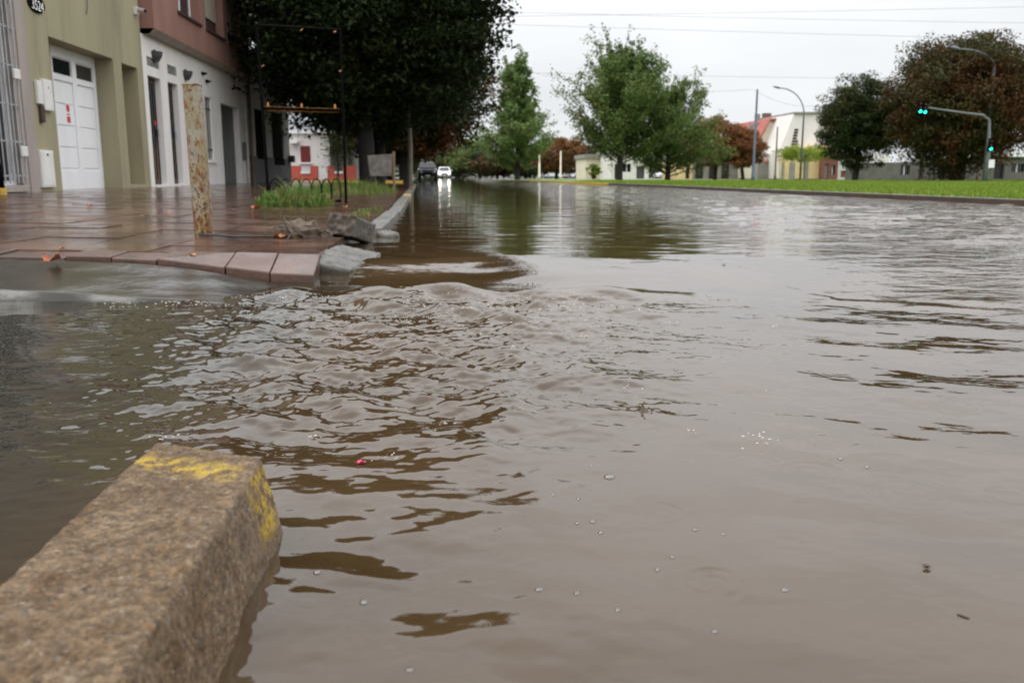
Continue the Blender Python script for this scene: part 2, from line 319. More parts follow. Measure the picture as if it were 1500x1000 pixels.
def rust_material():
    m = material('rusty_cream_paint', (.30,.28,.215), (.23,.212,.155), .5, 7, 7, .25, 50)
    t = m.node_tree; b = t.nodes['Principled BSDF']; L = t.links.new
    src = N(t, 'ShaderNodeTexCoord').outputs['Object']; cur = b.inputs['Base Color'].links[0].from_socket
    for sc, lo, hi, c, st in ((13, .44, .60, (.25,.175,.055), (1,1,.4)), (36, .51, .58, (.19,.075,.017), (1,1,.5)), (60, .555, .60, (.045,.02,.011), (1,1,.7))):
        mp = N(t, 'ShaderNodeMapping'); mp.inputs['Scale'].default_value = st; L(src, mp.inputs[0])
        n = N(t, 'ShaderNodeTexNoise'); n.inputs['Scale'].default_value = sc; n.inputs['Detail'].default_value = 9; n.inputs['Roughness'].default_value = .7; L(mp.outputs[0], n.inputs['Vector'])
        # more rust towards foot and head of the post
        s = N(t, 'ShaderNodeSeparateXYZ'); L(src, s.inputs[0])
        ab = N(t, 'ShaderNodeMath', operation='SUBTRACT'); L(s.outputs['Z'], ab.inputs[0]); ab.inputs[1].default_value = .62
        a2 = N(t, 'ShaderNodeMath', operation='ABSOLUTE'); L(ab.outputs[0], a2.inputs[0])
        ad = N(t, 'ShaderNodeMath', operation='MULTIPLY_ADD'); ad.inputs[1].default_value = .14; L(a2.outputs[0], ad.inputs[0]); L(n.outputs[0], ad.inputs[2])
        r = N(t, 'ShaderNodeMapRange'); r.inputs[1].default_value = lo + .03; r.inputs[2].default_value = hi + .03; L(ad.outputs[0], r.inputs[0])
        x = N(t, 'ShaderNodeMix', data_type='RGBA'); x.inputs['B'].default_value = C4(c); L(cur, x.inputs['A']); L(r.outputs[0], x.inputs[0]); cur = x.outputs['Result']
    L(cur, b.inputs['Base Color']); return m
M['rust'] = rust_material()

def water_material():
    m = bpy.data.materials.new('muddy_water'); m.use_nodes = True; t = m.node_tree; b = t.nodes['Principled BSDF']; L = t.links.new
    P = N(t, 'ShaderNodeNewGeometry').outputs['Position']
    n1 = N(t, 'ShaderNodeTexNoise'); n1.inputs['Scale'].default_value = 1.1; n1.inputs['Detail'].default_value = 5; n1.inputs['Distortion'].default_value = 1.2; L(P, n1.inputs['Vector'])
    r1 = N(t, 'ShaderNodeMapRange'); r1.inputs[1].default_value = .35; r1.inputs[2].default_value = .65; L(n1.outputs[0], r1.inputs[0])
    a = N(t, 'ShaderNodeMix', data_type='RGBA'); a.inputs['A'].default_value = (.066,.040,.019,1); a.inputs['B'].default_value = (.044,.026,.011,1); L(r1.outputs[0], a.inputs[0])
    # shallow clearer water over the dark drive on the left
    s = N(t, 'ShaderNodeSeparateXYZ'); L(P, s.inputs[0])
    rx = N(t, 'ShaderNodeMapRange', interpolation_type='SMOOTHSTEP'); rx.inputs[1].default_value = -.25; rx.inputs[2].default_value = -.75; L(s.outputs['X'], rx.inputs[0])
    a2 = N(t, 'ShaderNodeMix', data_type='RGBA'); a2.inputs['B'].default_value = (.022,.018,.010,1); L(a.outputs['Result'], a2.inputs['A']); L(rx.outputs[0], a2.inputs[0])
    L(a2.outputs['Result'], b.inputs['Base Color'])
    b.inputs['Roughness'].default_value = .015; b.inputs['IOR'].default_value = 1.40
    mp = N(t, 'ShaderNodeMapping'); mp.inputs['Scale'].default_value = (1, 1.5, 1); L(P, mp.inputs[0])
    nb = N(t, 'ShaderNodeTexNoise'); nb.inputs['Scale'].default_value = 6; nb.inputs['Detail'].default_value = 4; nb.inputs['Roughness'].default_value = .5; L(mp.outputs[0], nb.inputs['Vector'])
    bp = N(t, 'ShaderNodeBump'); bp.inputs['Strength'].default_value = .3; bp.inputs['Distance'].default_value = .012
    rf_ = N(t, 'ShaderNodeMapRange', interpolation_type='SMOOTHSTEP'); rf_.inputs[1].default_value = 1.2; rf_.inputs[2].default_value = 4.5; rf_.inputs[3].default_value = .6; rf_.inputs[4].default_value = 12.0; L(s.outputs['X'], rf_.inputs[0])
    hm = N(t, 'ShaderNodeMath', operation='MULTIPLY'); L(nb.outputs[0], hm.inputs[0]); L(rf_.outputs[0], hm.inputs[1]); L(hm.outputs[0], bp.inputs['Height']); L(bp.outputs[0], b.inputs['Normal'])
    return m
M['water'] = water_material()
M['foam'] = material('foam', (.55,.50,.44), (.40,.35,.30), .35, 60)
def bubble_material():
    m = bpy.data.materials.new('bubble_film'); m.use_nodes = True; t = m.node_tree; t.nodes.clear(); L = t.links.new
    o = N(t, 'ShaderNodeOutputMaterial'); tr = N(t, 'ShaderNodeBsdfTransparent'); g = N(t, 'ShaderNodeBsdfGlossy'); g.inputs['Roughness'].default_value = .02
    fr0 = N(t, 'ShaderNodeFresnel'); fr0.inputs[0].default_value = 1.5; lw = N(t, 'ShaderNodeMath', operation='MULTIPLY_ADD'); lw.inputs[1].default_value = .75; lw.inputs[2].default_value = .10; L(fr0.outputs[0], lw.inputs[0])
    ms = N(t, 'ShaderNodeMixShader'); L(lw.outputs[0], ms.inputs[0]); L(tr.outputs[0], ms.inputs[1]); L(g.outputs[0], ms.inputs[2]); L(ms.outputs[0], o.inputs[0]); return m
M['bubble'] = bubble_material()

# ------------------------------------------------------------------ water surface
rng = np.random.default_rng(11)
def fft_field(n, size, lmin, lmax, p, theta=None, spread=2):
    k1 = np.fft.fftfreq(n, size / n); kx, ky = np.meshgrid(k1, k1, indexing='ij'); k = np.hypot(kx, ky); k[0, 0] = 1e-9
    a = k ** (-p) * np.exp(-(lmin * k) ** 2) * np.exp(-(1 / (lmax * k)) ** 2)
    if theta is not None: a = a * (np.abs(np.cos(np.arctan2(ky, kx) - theta)) ** spread + .08)
    f = np.fft.ifft2(a * np.exp(2j * np.pi * rng.random((n, n)))).real
    gx, gy = np.gradient(f, size / n); return f / np.sqrt((gx ** 2 + gy ** 2).mean())     # unit rms slope
def sample(f, size, x, y):
    n = f.shape[0]; u = (x / size % 1) * n; v = (y / size % 1) * n
    i = np.floor(u).astype(int) % n; j = np.floor(v).astype(int) % n; a = u - np.floor(u); b = v - np.floor(v); i1 = (i + 1) % n; j1 = (j + 1) % n
    return f[i, j]*(1-a)*(1-b) + f[i1, j]*a*(1-b) + f[i, j1]*(1-a)*b + f[i1, j1]*a*b
FA = fft_field(768, 4.6, .08, .40, 2.2)
FB = fft_field(1024, 3.1, .022, .12, 1.7, R(75), 1)
FC = fft_field(768, 5.3, .12, .7, 2.3, R(58), 4)
FE = fft_field(1024, 2.3, .012, .05, 1.4)
FD = fft_field(512, 9.7, .10, .9, 2.0, R(85), 3)
def sst(a, b, x): t = np.clip((x - a) / (b - a), 0, 1); return t * t * (3 - 2 * t)
RINGS = [((1402,594), .055, .0016), ((1218,646), .05, .0010), ((1045,855), .045, .0012), ((1105,677), .05, .0008), ((1190,690), .06, .0008), ((1480,728), .03, .001),
         ((1455,540), .03, .001), ((790,690), .03, .0008), ((1330,720), .07, .0007), ((120,470), .09, .0015), ((150,505), .11, .0013), ((940,605), .045, .0016), ((760,405), .07, .0014), ((1390,480), .06, .0013), ((960,750), .05, .0007), ((1230,545), .05, .0008)]
WAKES = [((1050, 385), (1225, 432), .004, .03), ((1060, 442), (1210, 438), .003, .02), ((1070, 330), (1195, 352), .006, .08), ((900, 446), (1080, 440), .003, .02)]
def water_h(x, y):
    x = np.asarray(x, float); y = np.asarray(y, float)
    # upstream level, then the tongue sliding down into the crossing gutter
    yend = 4.22 - .85 * sst(.12, .6, x)
    wob = .03 * np.sin(x * 2.1 + .6) + .015 * np.sin(x * 5.3)
    step = sst(0, 1, (y - yend - wob) / (4.78 - yend + .10 * np.clip(x - 1.2, 0, 3)))
    step = step * sst(-.75, -.45, x) + (1 - sst(-.75, -.45, x)) * sst(4.0, 4.6, y)
    h = .055 * step
    # standing wave of the hydraulic jump
    yr = 3.70 - .05 * np.sin(3 * x + .4) - .22 * np.clip(x - .2, 0, 2) - .10 * sst(-.3, -.8, x)
    amp = .040 * sst(-.85, -.55, x) * (1 - sst(.35, 1.1, x)) + .004
    amp = amp * (.72 + .35 * np.sin(8.5 * x + 2.2) + .18 * np.sin(19 * x + 1))
    d = y - yr
    h += amp * np.exp(-np.where(d > 0, d / .10, d / .16) ** 2)
    h -= .012 * np.exp(-((d - .32) / .2) ** 2) * (1 - sst(.5, 1.0, x)) * sst(-.9, -.5, x)
    h += .4 * amp * np.exp(-((d + .42) / .13) ** 2) - .35 * amp * np.exp(-((d + .22) / .1) ** 2)
    # chop behind the jump
    down = sst(.05, -.22, d)
    half = .48 + .22 * np.clip(y - 1.4, 0, 3)
    cx = -.16 + .05 * (y - 2)
    core = np.exp(-np.abs((x - cx) / half) ** 3.2) * (.12 + .88 * sst(1.15, 2.1, y)) * down
    right = sst(.1, .6, x) * np.exp(-((y - 2.6) / 1.3) ** 2) * down
    left = sst(-.4, -.8, x) * (1 - sst(3.4, 3.9, y)) * sst(.8, 1.6, y)
    near = np.exp(-((x + .05) / .22) ** 2 - ((y - 1.05) / .35) ** 2)
    a = sample(FA, 4.6, x + .37 * y, y); bb = sample(FB, 3.1, x, y); c = sample(FC, 5.3, x, y); fe = sample(FE, 2.3, x, y); dd = sample(FD, 9.7, x, y)
    sharp = a + .2 * np.abs(a)
    h += core * (.17 * sharp + .17 * bb + .17 * fe) + right * (.042 * c + .034 * bb + .012 * a + .02 * fe) + left * (.024 * bb + .012 * c + .012 * fe) + near * (.05 * a + .03 * bb)
    h += (.011 * dd + .007 * c) * (1 - core) + .004 * bb + .012 * a * (1 - sst(1.6, 2.4, y))
    far = sst(4.5, 6, y)
    h += far * (.004 + .09 * sst(1.6, 4.5, x)) * dd
    for (p0, p1, am, wd) in WAKES:
        q0, q1 = atz(*p0, .03), atz(*p1, .03); ux, uy = q1.x - q0.x, q1.y - q0.y; ll = math.hypot(ux, uy); ux /= ll; uy /= ll
        al = (x - q0.x) * ux + (y - q0.y) * uy; ac = -(x - q0.x) * uy + (y - q0.y) * ux + .02 * np.sin(al * 9) + .008 * np.sin(al * 31)
        h += am * np.exp(-(ac / wd) ** 2) * sst(-.1, .1, al) * (1 - sst(ll - .1, ll + .15, al)) * (.6 + .4 * np.sin(al * 23))
    for (px, py), r0, A in RINGS:
        q = atz(px, py, 0.0 if py > 430 else .03); r = np.hypot(x - q.x, y - q.y)
        ang = np.arctan2(y - q.y, x - q.x); arc = .45 + .55 * np.cos(ang - px * 1.7) * np.cos(2 * ang + py)
        h += 1.3 * A * arc * np.cos((r * (1 + .03 * np.sin(3 * ang + px)) - r0) * 2 * math.pi / (.016 + .08 * r0)) * np.exp(-((r - r0 * .75) / (r0 * .38)) ** 2)
    return h
def spaced(*segs):
    out = [segs[0][0]]
    for a, b, d0, d1 in segs:
        p = a
        while p < b - 1e-6:
            s = d0 + (d1 - d0) * (p - a) / (b - a); p = min(b, p + s); out.append(p)
        if out[-1] != b: out[-1] = b
    return np.array(out)
xs = spaced((-3.6, -1.4, .08, .025), (-1.4, -.75, .02, .0075), (-.75, .95, .0062, .0062), (.95, 3.1, .0075, .016), (3.1, 9.2, .03, .2))
ys = spaced((-1.5, .55, .2, .01), (.55, 1.6, .005, .0068), (1.6, 4.9, .0068, .014), (4.9, 12, .02, .09), (12, 150, .15, 6))
gx, gy = np.meshgrid(xs, ys, indexing='ij')
gz = water_h(gx, gy)
def grid_mesh(name, X, Y, Z):
    nx, ny = X.shape; me = bpy.data.meshes.new(name); me.vertices.add(nx * ny)
    me.vertices.foreach_set('co', np.stack([X, Y, Z], -1).astype(np.float32).ravel())
    idx = np.arange(nx * ny).reshape(nx, ny)
    q = np.stack([idx[:-1, :-1], idx[1:, :-1], idx[1:, 1:], idx[:-1, 1:]], -1).reshape(-1)
    nf = (nx - 1) * (ny - 1); me.loops.add(nf * 4); me.loops.foreach_set('vertex_index', q.astype(np.int32))
    me.polygons.add(nf); me.polygons.foreach_set('loop_start', np.arange(0, nf * 4, 4, dtype=np.int32))
    me.update(calc_edges=True); me.shade_smooth(); return me
water = link('flood_water', grid_mesh('flood_water', gx, gy, gz), M['water']); tag(water, kind='structure')
print('water quads', (len(xs) - 1) * (len(ys) - 1))

# ------------------------------------------------------------------ ground, road, pavement
g = MB().quad((-1500, -200, -.25), (1500, -200, -.25), (1500, 2500, -.25), (-1500, 2500, -.25)).build('ground', M['earth']); tag(g, kind='structure')
rd = MB().box((-3.5, -8, -.24), (60, 170, -.14)).build('road', M['asphalt']); tag(rd, kind='structure')
KL = [(-.46, 4.62), (-.45, 9), (-.6, 16), (-.8, 24), (-1.1, 36)]          # face of the left kerb
def kx(y):
    for (x0, y0), (x1, y1) in zip(KL, KL[1:]):
        if y <= y1: return x0 + (x1 - x0) * (y - y0) / (y1 - y0)
    return KL[-1][0]
bm_ = MB()
yy = [4.34, 6, 9, 12.9, 16, 20, 24, 30, 36]
for a, b in zip(yy, yy[1:]):
    xa, xb = kx(a) - .16, kx(b) - .16
    def gz2(x): return ground_z(x) - .022
    p = [(xa, a, gz2(xa)), (xb, b, gz2(xb)), (-6.6, b, gz2(-6.6)), (-6.6, a, gz2(-6.6))]
    q = [(v[0], v[1], -.2) for v in p]
    bm_.quad(*p); bm_.quad(p[0], p[3], q[3], q[0]); bm_.quad(p[1], p[0], q[0], q[1])
bm_.quad((kx(36)-.16, 36, .08), (-6.6, 36, .22), (-6.6, 36, -.2), (kx(36)-.16, 36, -.2))
pav = bm_.build('pavement', M['mortar']); tag(pav, kind='structure')
# tiles near enough to be told apart; one sheet of tile beyond
random.seed(4)
TS = .40
tm = MB(); tm.box((-.197, -.197, -.024), (.197, .197, 0)); tile_me = tm.mesh('tile')
tile_me.materials.append(M['tile'])
slope = math.atan(.026)
ny = 0; y = 4.56
while y < 12.9:
    x = kx(y) - .16 - .2; 
    while x > -5.75:
        o = link('tile', tile_me, None, pav, (x, y, ground_z(x) + random.uniform(-.0025, .0025)))
        o.rotation_euler = (random.uniform(-.006, .006), slope + random.uniform(-.006, .006), 0)
        x -= TS
    y += TS; ny += 1
sh = MB()
ye = [y - .2, 16, 20, 24, 30, 36]
for a, b in zip(ye, ye[1:]):
    xa, xb = kx(a) - .17, kx(b) - .17
    sh.quad((xa, a, ground_z(xa)), (xb, b, ground_z(xb)), (-6.0, b, ground_z(-6.0)), (-6.0, a, ground_z(-6.0)))
sh.build('tile_field', M['tile'], pav)
# row of pink edge tiles, dropping towards the flooded corner
def edge_front(x): t = min(1, max(0, (x + 1.45) / .8)); return ground_z(x) - .006 - .07 * t * t * (3 - 2 * t)
x = -.60
while x > -4.6:
    w = random.choice((.2, .2, .3)); x0, x1 = x - w + .002, x - .002; yf = 4.12 + random.uniform(-.006, .006); dz = random.uniform(-.003, .003)
    e = MB(); e.v = [(x0, yf, -.12), (x1, yf, -.12), (x1, 4.352, -.12), (x0, 4.352, -.12), (x0, yf, edge_front(x0) + dz), (x1, yf, edge_front(x1) + dz), (x1, 4.352, ground_z(x1) + dz), (x0, 4.352, ground_z(x0) + dz)]
    e.f = [(0,3,2,1),(4,5,6,7),(0,1,5,4),(1,2,6,5),(2,3,7,6),(3,0,4,7)]; eo = e.build('edge_tile', M['pinktile'], pav, bevel=.006); eo.rotation_euler = (random.uniform(-.0015, .0015), random.uniform(-.0015, .0015), 0)
    x -= w
# grey dished slab of the drive in front of the pink row, sinking into the water to the right
def slab():
    nx, nyy = 90, 24; X = np.linspace(-4.6, -.42, nx); Yv = np.linspace(3.5, 4.09, nyy); gx, gy = np.meshgrid(X, Yv, indexing='ij')
    t = np.clip((-gx - .55) / 1.5, 0, 1.6)
    edge = .03 * np.sin(gx * 3.1) + .012 * np.sin(gx * 17)
    u = (gy - 3.5) / .63; back = np.array([[edge_front(a) - .012 - .05 * max(0, min(1, (a + 1.0) / .5)) for b in Yv] for a in X]); z = (-.02 + .075 * np.clip((-gx - .62) / 1.2, 0, 1.4)) * (1 - u) + back * u
    z += np.array([[mnoise.fractal(Vector((a * 4, b * 4, 0)), 1, 2, 4) for b in Yv] for a in X]) * .006
    gy = gy + edge * (1 - (gy - 3.5) / .63)
    top = grid_mesh('drive_slab', gx, gy, z); bm = bmesh.new(); bm.from_mesh(top)
    r = bmesh.ops.extrude_face_region(bm, geom=bm.faces[:]); 
    for v in [g for g in r['geom'] if isinstance(g, bmesh.types.BMVert)]: v.co.z = -.2
    bmesh.ops.recalc_face_normals(bm, faces=bm.faces); bm.to_mesh(top); bm.free(); return top
sl = link('drive_slab', slab(), M['wetconcrete']); tag(sl, kind='structure')
db = MB().quad((-.5, -3, -.10), (-.5, 3.5, -.10), (-3.4, 3.5, .02), (-3.4, -3, .02)).quad((-3.4, -3, .02), (-3.4, 4.1, .02), (-6.6, 4.1, .22), (-6.6, -3, .22)).build('driveway', M['wetconcrete']); tag(db, kind='structure')
# far left kerb, stone by stone
kr = bpy.data.objects.new('kerb', None); col.objects.link(kr); tag(kr, kind='structure'); OFF[kr.name] = Vector()
y = 6.6
while y < 36:
    l = 1.0; x0, x1 = kx(y), kx(min(36, y + l)); dz = random.uniform(-.006, .006); sx = random.uniform(-.012, .012)
    ym = y + l - .012
    k = MB(); k.v = [(x0-.155+sx, y, -.2), (x0+sx, y, -.2), (x1+sx, ym, -.2), (x1-.155+sx, ym, -.2), (x0-.15+sx, y, .108+dz), (x0-.01+sx, y, .108+dz), (x1-.01+sx, ym, .108+dz), (x1-.15+sx, ym, .108+dz)]
    k.f = [(0,3,2,1),(4,5,6,7),(0,1,5,4),(1,2,6,5),(2,3,7,6),(3,0,4,7)]
    k.build('kerb_stone', M['yellow'] if (16.3 < y < 17.4 or 26 < y < 29) else M['concrete'], kr, bevel=.012); y += l

# ------------------------------------------------------------------ foreground kerb stone
def rough_block(name, mat, size, cell, round_, amp, seed, parent=None, loc=(0, 0, 0), rot=(0, 0, 0), shape=None):
    """concrete block with chipped, rounded edges; local box from -size/2 to size/2"""
    bm = bmesh.new(); bmesh.ops.create_cube(bm, size=1)
    for ax in range(3):
        n = max(1, int(size[ax] / cell))
        for i in range(1, n):
            p = [0, 0, 0]; p[ax] = -.5 + i / n; nrm = [0, 0, 0]; nrm[ax] = 1
            bmesh.ops.bisect_plane(bm, geom=bm.verts[:] + bm.edges[:] + bm.faces[:], plane_co=p, plane_no=nrm)
    sv = Vector((seed * 3.1, seed * 1.7, seed))
    for v in bm.verts:
        p = Vector((v.co.x * size[0], v.co.y * size[1], v.co.z * size[2]))
        chip = mnoise.fractal(p * 22 + sv, 1, 2, 4)
        rr = round_ * (1 + max(0, mnoise.fractal(p * 9 + sv, 1, 2, 3)) * 1.2 + max(0, chip - .2) * 2.2)
        h = Vector((size[0] / 2, size[1] / 2, size[2] / 2)); inner = Vector([max(-h[i] + rr, min(h[i] - rr, p[i])) for i in range(3)])
        d = p - inner
        if d.length > 1e-6: q = inner + d.normalized() * min(rr, max(d.length, 0) if d.length < rr else rr)
        else: q = p
        nrm = d.normalized() if d.length > 1e-6 else Vector((0, 0, 1))
        q = q + nrm * (mnoise.fractal(p * 14 + sv, 1, 2, 4) * amp + mnoise.fractal(p * 70 + sv, 1, 2, 3) * amp * .45)
        if shape: q = shape(q)
        v.co = q
    me = bpy.data.meshes.new(name); bm.to_mesh(me); bm.free(); me.shade_smooth()
    o = link(name, me, mat, parent, loc); o.rotation_euler = rot; return o
def kshape(q):
    # battered street face, oblique far end
    q.x += .06 * (.13 - q.z) / .26 * min(1, max(0, (q.x + .085) / .17))
    if q.y > .42: q.y += (-q.x) * .5 * min(1, (q.y - .42) / .1)
    return q
k = rough_block('kerb_stone_block', M['kerb'], (.17, 1.10, .26), .0052, .0040, .0026, 2, loc=(-.337, .68, -.024), shape=kshape)
tag(k, 'old brown concrete kerb stone with worn yellow paint rising from the flood', 'kerb stone')

# ------------------------------------------------------------------ bollard
bt = thing('bollard', 'rusty cream painted square steel bollard standing on the red pavement', 'bollard', (-1.46, 5.56, ground_z(-1.46)), rotz=R(9))
b1 = MB()
w = .047; c = .011; hp = .875
sec = [(-w, -w + c), (-w + c, -w), (w - c, -w), (w, -w + c), (w, w - c), (w - c, w), (-w + c, w), (-w, w - c)]
b1.prism(sec, 'z', -.03, hp); b1.build('post', M['rust'], bt, bevel=.004, local=True)
MB().prism([(x * 1.03, y * 1.03) for x, y in sec], 'z', hp + .0005, hp + .012).build('cap', M['rust'], bt, bevel=.003, local=True)
bt.rotation_euler = (R(-.5), R(-1.2), R(-7))

# ------------------------------------------------------------------ walls with openings (facade in the plane X = const)
def facade(parent, name, mat, X, y0, y1, z0, z1, openings, depth, back=None):
    ysx = sorted({y0, y1, *[v for o in openings for v in o[:2]]}); zs = sorted({z0, z1, *[v for o in openings for v in o[2:4]]})
    m = MB()
    for a, b in zip(ysx, ysx[1:]):
        for c, d in zip(zs, zs[1:]):
            cy, cz = (a + b) / 2, (c + d) / 2
            if any(o[0] < cy < o[1] and o[2] < cz < o[3] for o in openings): continue
            m.quad((X, a, c), (X, b, c), (X, b, d), (X, a, d))
    for o in openings:
        a, b, c, d = o[:4]; dp = o[4] if len(o) > 4 else depth; Xi = X - dp
        m.quad((X, a, c), (X, a, d), (Xi, a, d), (Xi, a, c)); m.quad((X, b, c), (Xi, b, c), (Xi, b, d), (X, b, d))
        m.quad((X, a, d), (X, b, d), (Xi, b, d), (Xi, a, d)); m.quad((X, a, c), (Xi, a, c), (Xi, b, c), (X, b, c))
        m.quad((Xi - .05, a - .1, c - .1), (Xi - .05, b + .1, c - .1), (Xi - .05, b + .1, d + .1), (Xi - .05, a - .1, d + .1))
    bk = back if back is not None else X - 6
    m.quad((X, y0, z0), (bk, y0, z0), (bk, y0, z1), (X, y0, z1)); m.quad((X, y1, z0), (X, y1, z1), (bk, y1, z1), (bk, y1, z0))
    m.quad((X, y0, z1), (bk, y0, z1), (bk, y1, z1), (X, y1, z1)); m.quad((bk, y0, z0), (bk, y1, z0), (bk, y1, z1), (bk, y0, z1))
    me = bpy.data.meshes.new(name); me.from_pydata([tuple(Vector(v) - OFF.get(parent.name, Vector())) for v in m.v], [], m.f)
    return link(name, me, mat, parent)
FX = -5.9
GB = .22      # ground at the house fronts
# --- house with the barred window
h = thing('barred_window_house', 'mauve plastered house front with a silver barred window beside the olive facade', 'house', (FX, 11.5, GB))
facade(h, 'wall', M['mauve'], FX + .03, 9.0, 13.60, .0, 7, [(10.6, 13.12, .34, 2.95)], .18, FX - 6)
MB().box((FX - .14, 10.6, .34), (FX - .12, 13.12, 2.95)).build('window_pane', M['glassdark'], h)
wf = MB()
for yv in (10.63, 11.86, 13.09): wf.box((FX - .115, yv - .03, .34), (FX - .07, yv + .03, 2.95))
for zv in (.37, 2.3, 2.92): wf.box((FX - .113, 10.66, zv - .03), (FX - .072, 13.06, zv + .03))
wf.build('window_frame', M['whitepaint'], h)
MB().box((FX - .05, 10.5, .25), (FX + .09, 13.16, .335)).build('window_sill', M['mauve'], h, bevel=.008)
gr = MB()
for zv in (.47, .93, 1.42, 1.94, 2.44, 2.80): gr.box((FX + .055, 10.55, zv - .011), (FX + .077, 13.18, zv + .011))
grate = gr.build('grille_rail', M['silver'], h)
yv = 10.6
while yv < 13.2:
    MB().tube([(FX + .085, yv, .37), (FX + .085, yv, 2.98)], .011, 6).build('grille_bar', M['silver'], h); yv += .125
for zv in (1.83, .80): MB().box((FX + .099, 12.93, zv - .07), (FX + .14, 13.1, zv + .07)).build('lock_box', M['dirtywhite'], h, bevel=.012)
# black and yellow hydrant-like stub at the foot of the wall
sb = thing('stub_pipe', 'black pipe stub with a yellow foot below the barred window', 'pipe', (-5.6, 11.86, GB))
MB().tube([(-5.6, 11.86, GB + .1), (-5.6, 11.86, GB + .36), (-5.67, 11.86, GB + .46), (-5.8, 11.86, GB + .49)], .05, 10).build('pipe', M['black'], sb, smooth=True)
MB().tube([(-5.6, 11.86, GB), (-5.6, 11.86, GB + .1)], .07, 10).build('foot', M['yellow'], sb)

# --- olive house
h = thing('olive_house', 'olive green plastered house front with a white double garage door', 'house', (FX, 16, GB))
D0, D1, N0, N1 = 14.43, 17.10, 17.52, 18.38
facade(h, 'wall', M['olive'], FX, 13.602, 18.72, 0, 7.2, [(D0, D1, .24, 2.53, .40), (N0, N1, .30, 2.51, .34)], .4)
MB().box((FX + .031, 13.3, .0), (FX + .045, 13.595, 7.0)).build('pilaster', M['mauve'], h)
dx = FX - .36
DL = 15.2; MB().box((dx - .05, D0, .24), (dx + .06, DL - .003, 2.53)).build('door_side_panel', M['olive'], h)
dr = MB().box((dx - .05, DL, .24), (dx, D1, 2.53)).build('garage_door', M['whitepaint'], h)
fr = MB(); ym = (DL + D1) / 2
for a, b in ((DL, DL + .11), (D1 - .11, D1), (ym - .085, ym + .085)): fr.box((dx + .001, a, .24), (dx + .035, b, 2.53))
for z0, z1 in ((2.36, 2.53), (2.0, 2.09), (.24, .56)):
    fr.box((dx + .001, DL + .11, z0), (dx + .032, ym - .085, z1)); fr.box((dx + .001, ym + .085, z0), (dx + .032, D1 - .11, z1))
fr.build('door_frame', M['whitepaint'], dr, bevel=.006)
for a, b in ((DL + .11, ym - .085), (ym + .085, D1 - .11)):
    MB().box((dx + .003, a + .03, 2.11), (dx + .012, b - .03, 2.34)).build('transom_pane', M['glassdark'], dr)
    zz = np.linspace(.58, 1.98, 5)
    for z0, z1 in zip(zz, zz[1:]): MB().box((dx + .002, a + .03, z0 + .012), (dx + .018, b - .03, z1 - .012)).build('door_panel', M['whitepaint'], dr, bevel=.006)
st = MB().box((dx + .0185, DL + .50, 1.32), (dx + .0195, DL + .68, 1.66)).build('sticker', M['lettering'], dr)
MB().box((dx + .0198, DL + .52, 1.34), (dx + .0205, DL + .66, 1.44)).build('sticker_print', M['print'], st)
MB().prism([(DL + .59 + .068 * math.cos(a), 1.575 + .068 * math.sin(a)) for a in np.linspace(0, 2 * math.pi, 17)[:-1]], 'x', dx + .0198, dx + .0205).build('sticker_print', M['print'], st)
MB().box((dx + .0198, DL + .53, 1.46), (dx + .0205, DL + .65, 1.485)).build('sticker_print', M['print'], st)
def wallbox(name, mat, y0, y1, z0, z1, par, d=.10, x=FX): return MB().box((x + .001, y0, z0), (x + d, y1, z1)).build(name, mat, par, bevel=.008)
mb1 = wallbox('meter_box', M['dirtywhite'], 13.80, 13.965, 1.50, 1.83, h, .05); wallbox('meter_box', M['dirtywhite'], 13.98, 14.28, 1.42, 1.87, h, .06)
MB().box((FX + .06, 14.0, 1.445), (FX + .064, 14.26, 1.845)).build('lid', M['dirtywhite'], h)
MB().tube([(FX + .063, 14.13, 1.75), (FX + .069, 14.13, 1.75)], .012, 8).build('lid_lock', M['black'], h)
wallbox('slot', M['sill'], 13.86, 13.97, 1.24, 1.48, h, .05)
gb = wallbox('gas_box', M['dirtywhite'], 13.68, 14.12, .30, .84, h, .05); MB().box((FX + .05, 13.7, .33), (FX + .056, 14.10, .81)).build('lid', M['dirtywhite'], gb, bevel=.004)
MB().tube([(FX + .057, 13.9, .775), (FX + .063, 13.9, .775)], .02, 8).build('lid_lock', M['black'], gb)
wallbox('light_switch', M['whitepaint'], 17.72, 17.78, .86, .91, h, .02, FX - .339)
# oval house number plate
pl = MB(); pl.prism([(14.10 + .28 * math.cos(a), 2.93 + .13 * math.sin(a)) for a in np.linspace(0, 2 * math.pi, 25)[:-1]], 'x', FX + .001, FX + .02); plate = pl.build('number_plate', M['black'], h)
cu = bpy.data.curves.new('number_text', 'FONT'); cu.body = '3524'; cu.size = .20; cu.extrude = .003; cu.align_x = 'CENTER'; cu.align_y = 'CENTER'
to = bpy.data.objects.new('tmp_text', cu); col.objects.link(to)
me = bpy.data.meshes.new_from_object(to.evaluated_get(bpy.context.evaluated_depsgraph_get())); bpy.data.objects.remove(to)
me.transform(Matrix.Translation(Vector((FX + .0235, 14.12, 2.90)) - OFF[h.name]) @ Matrix(((0, 0, 1, 0), (1, 0, 0, 0), (0, 1, 0, 0), (0, 0, 0, 1))))
link('number_digits', me, M['lettering'], plate)
MB().tube([(FX + .01, 16.0, 3.10), (FX + .03, 16.02, 3.22), (FX + .02, 16.05, 3.36), (FX + .01, 16.05, 3.8)], .007, 6).build('loose_wire', M['wire'], h)
rp = MB(); rp.v = [(FX + .0, D0 - .1, .239), (FX + .0, D1 + .1, .239), (FX - .4, D1 + .1, .245), (FX - .4, D0 - .1, .245), (FX + .75, D0 - .25, .222), (FX + .75, D1 + .25, .222)]
rp.f = [(0, 1, 2, 3), (4, 5, 1, 0)]; rp.build('door_ramp', M['tile'], h)
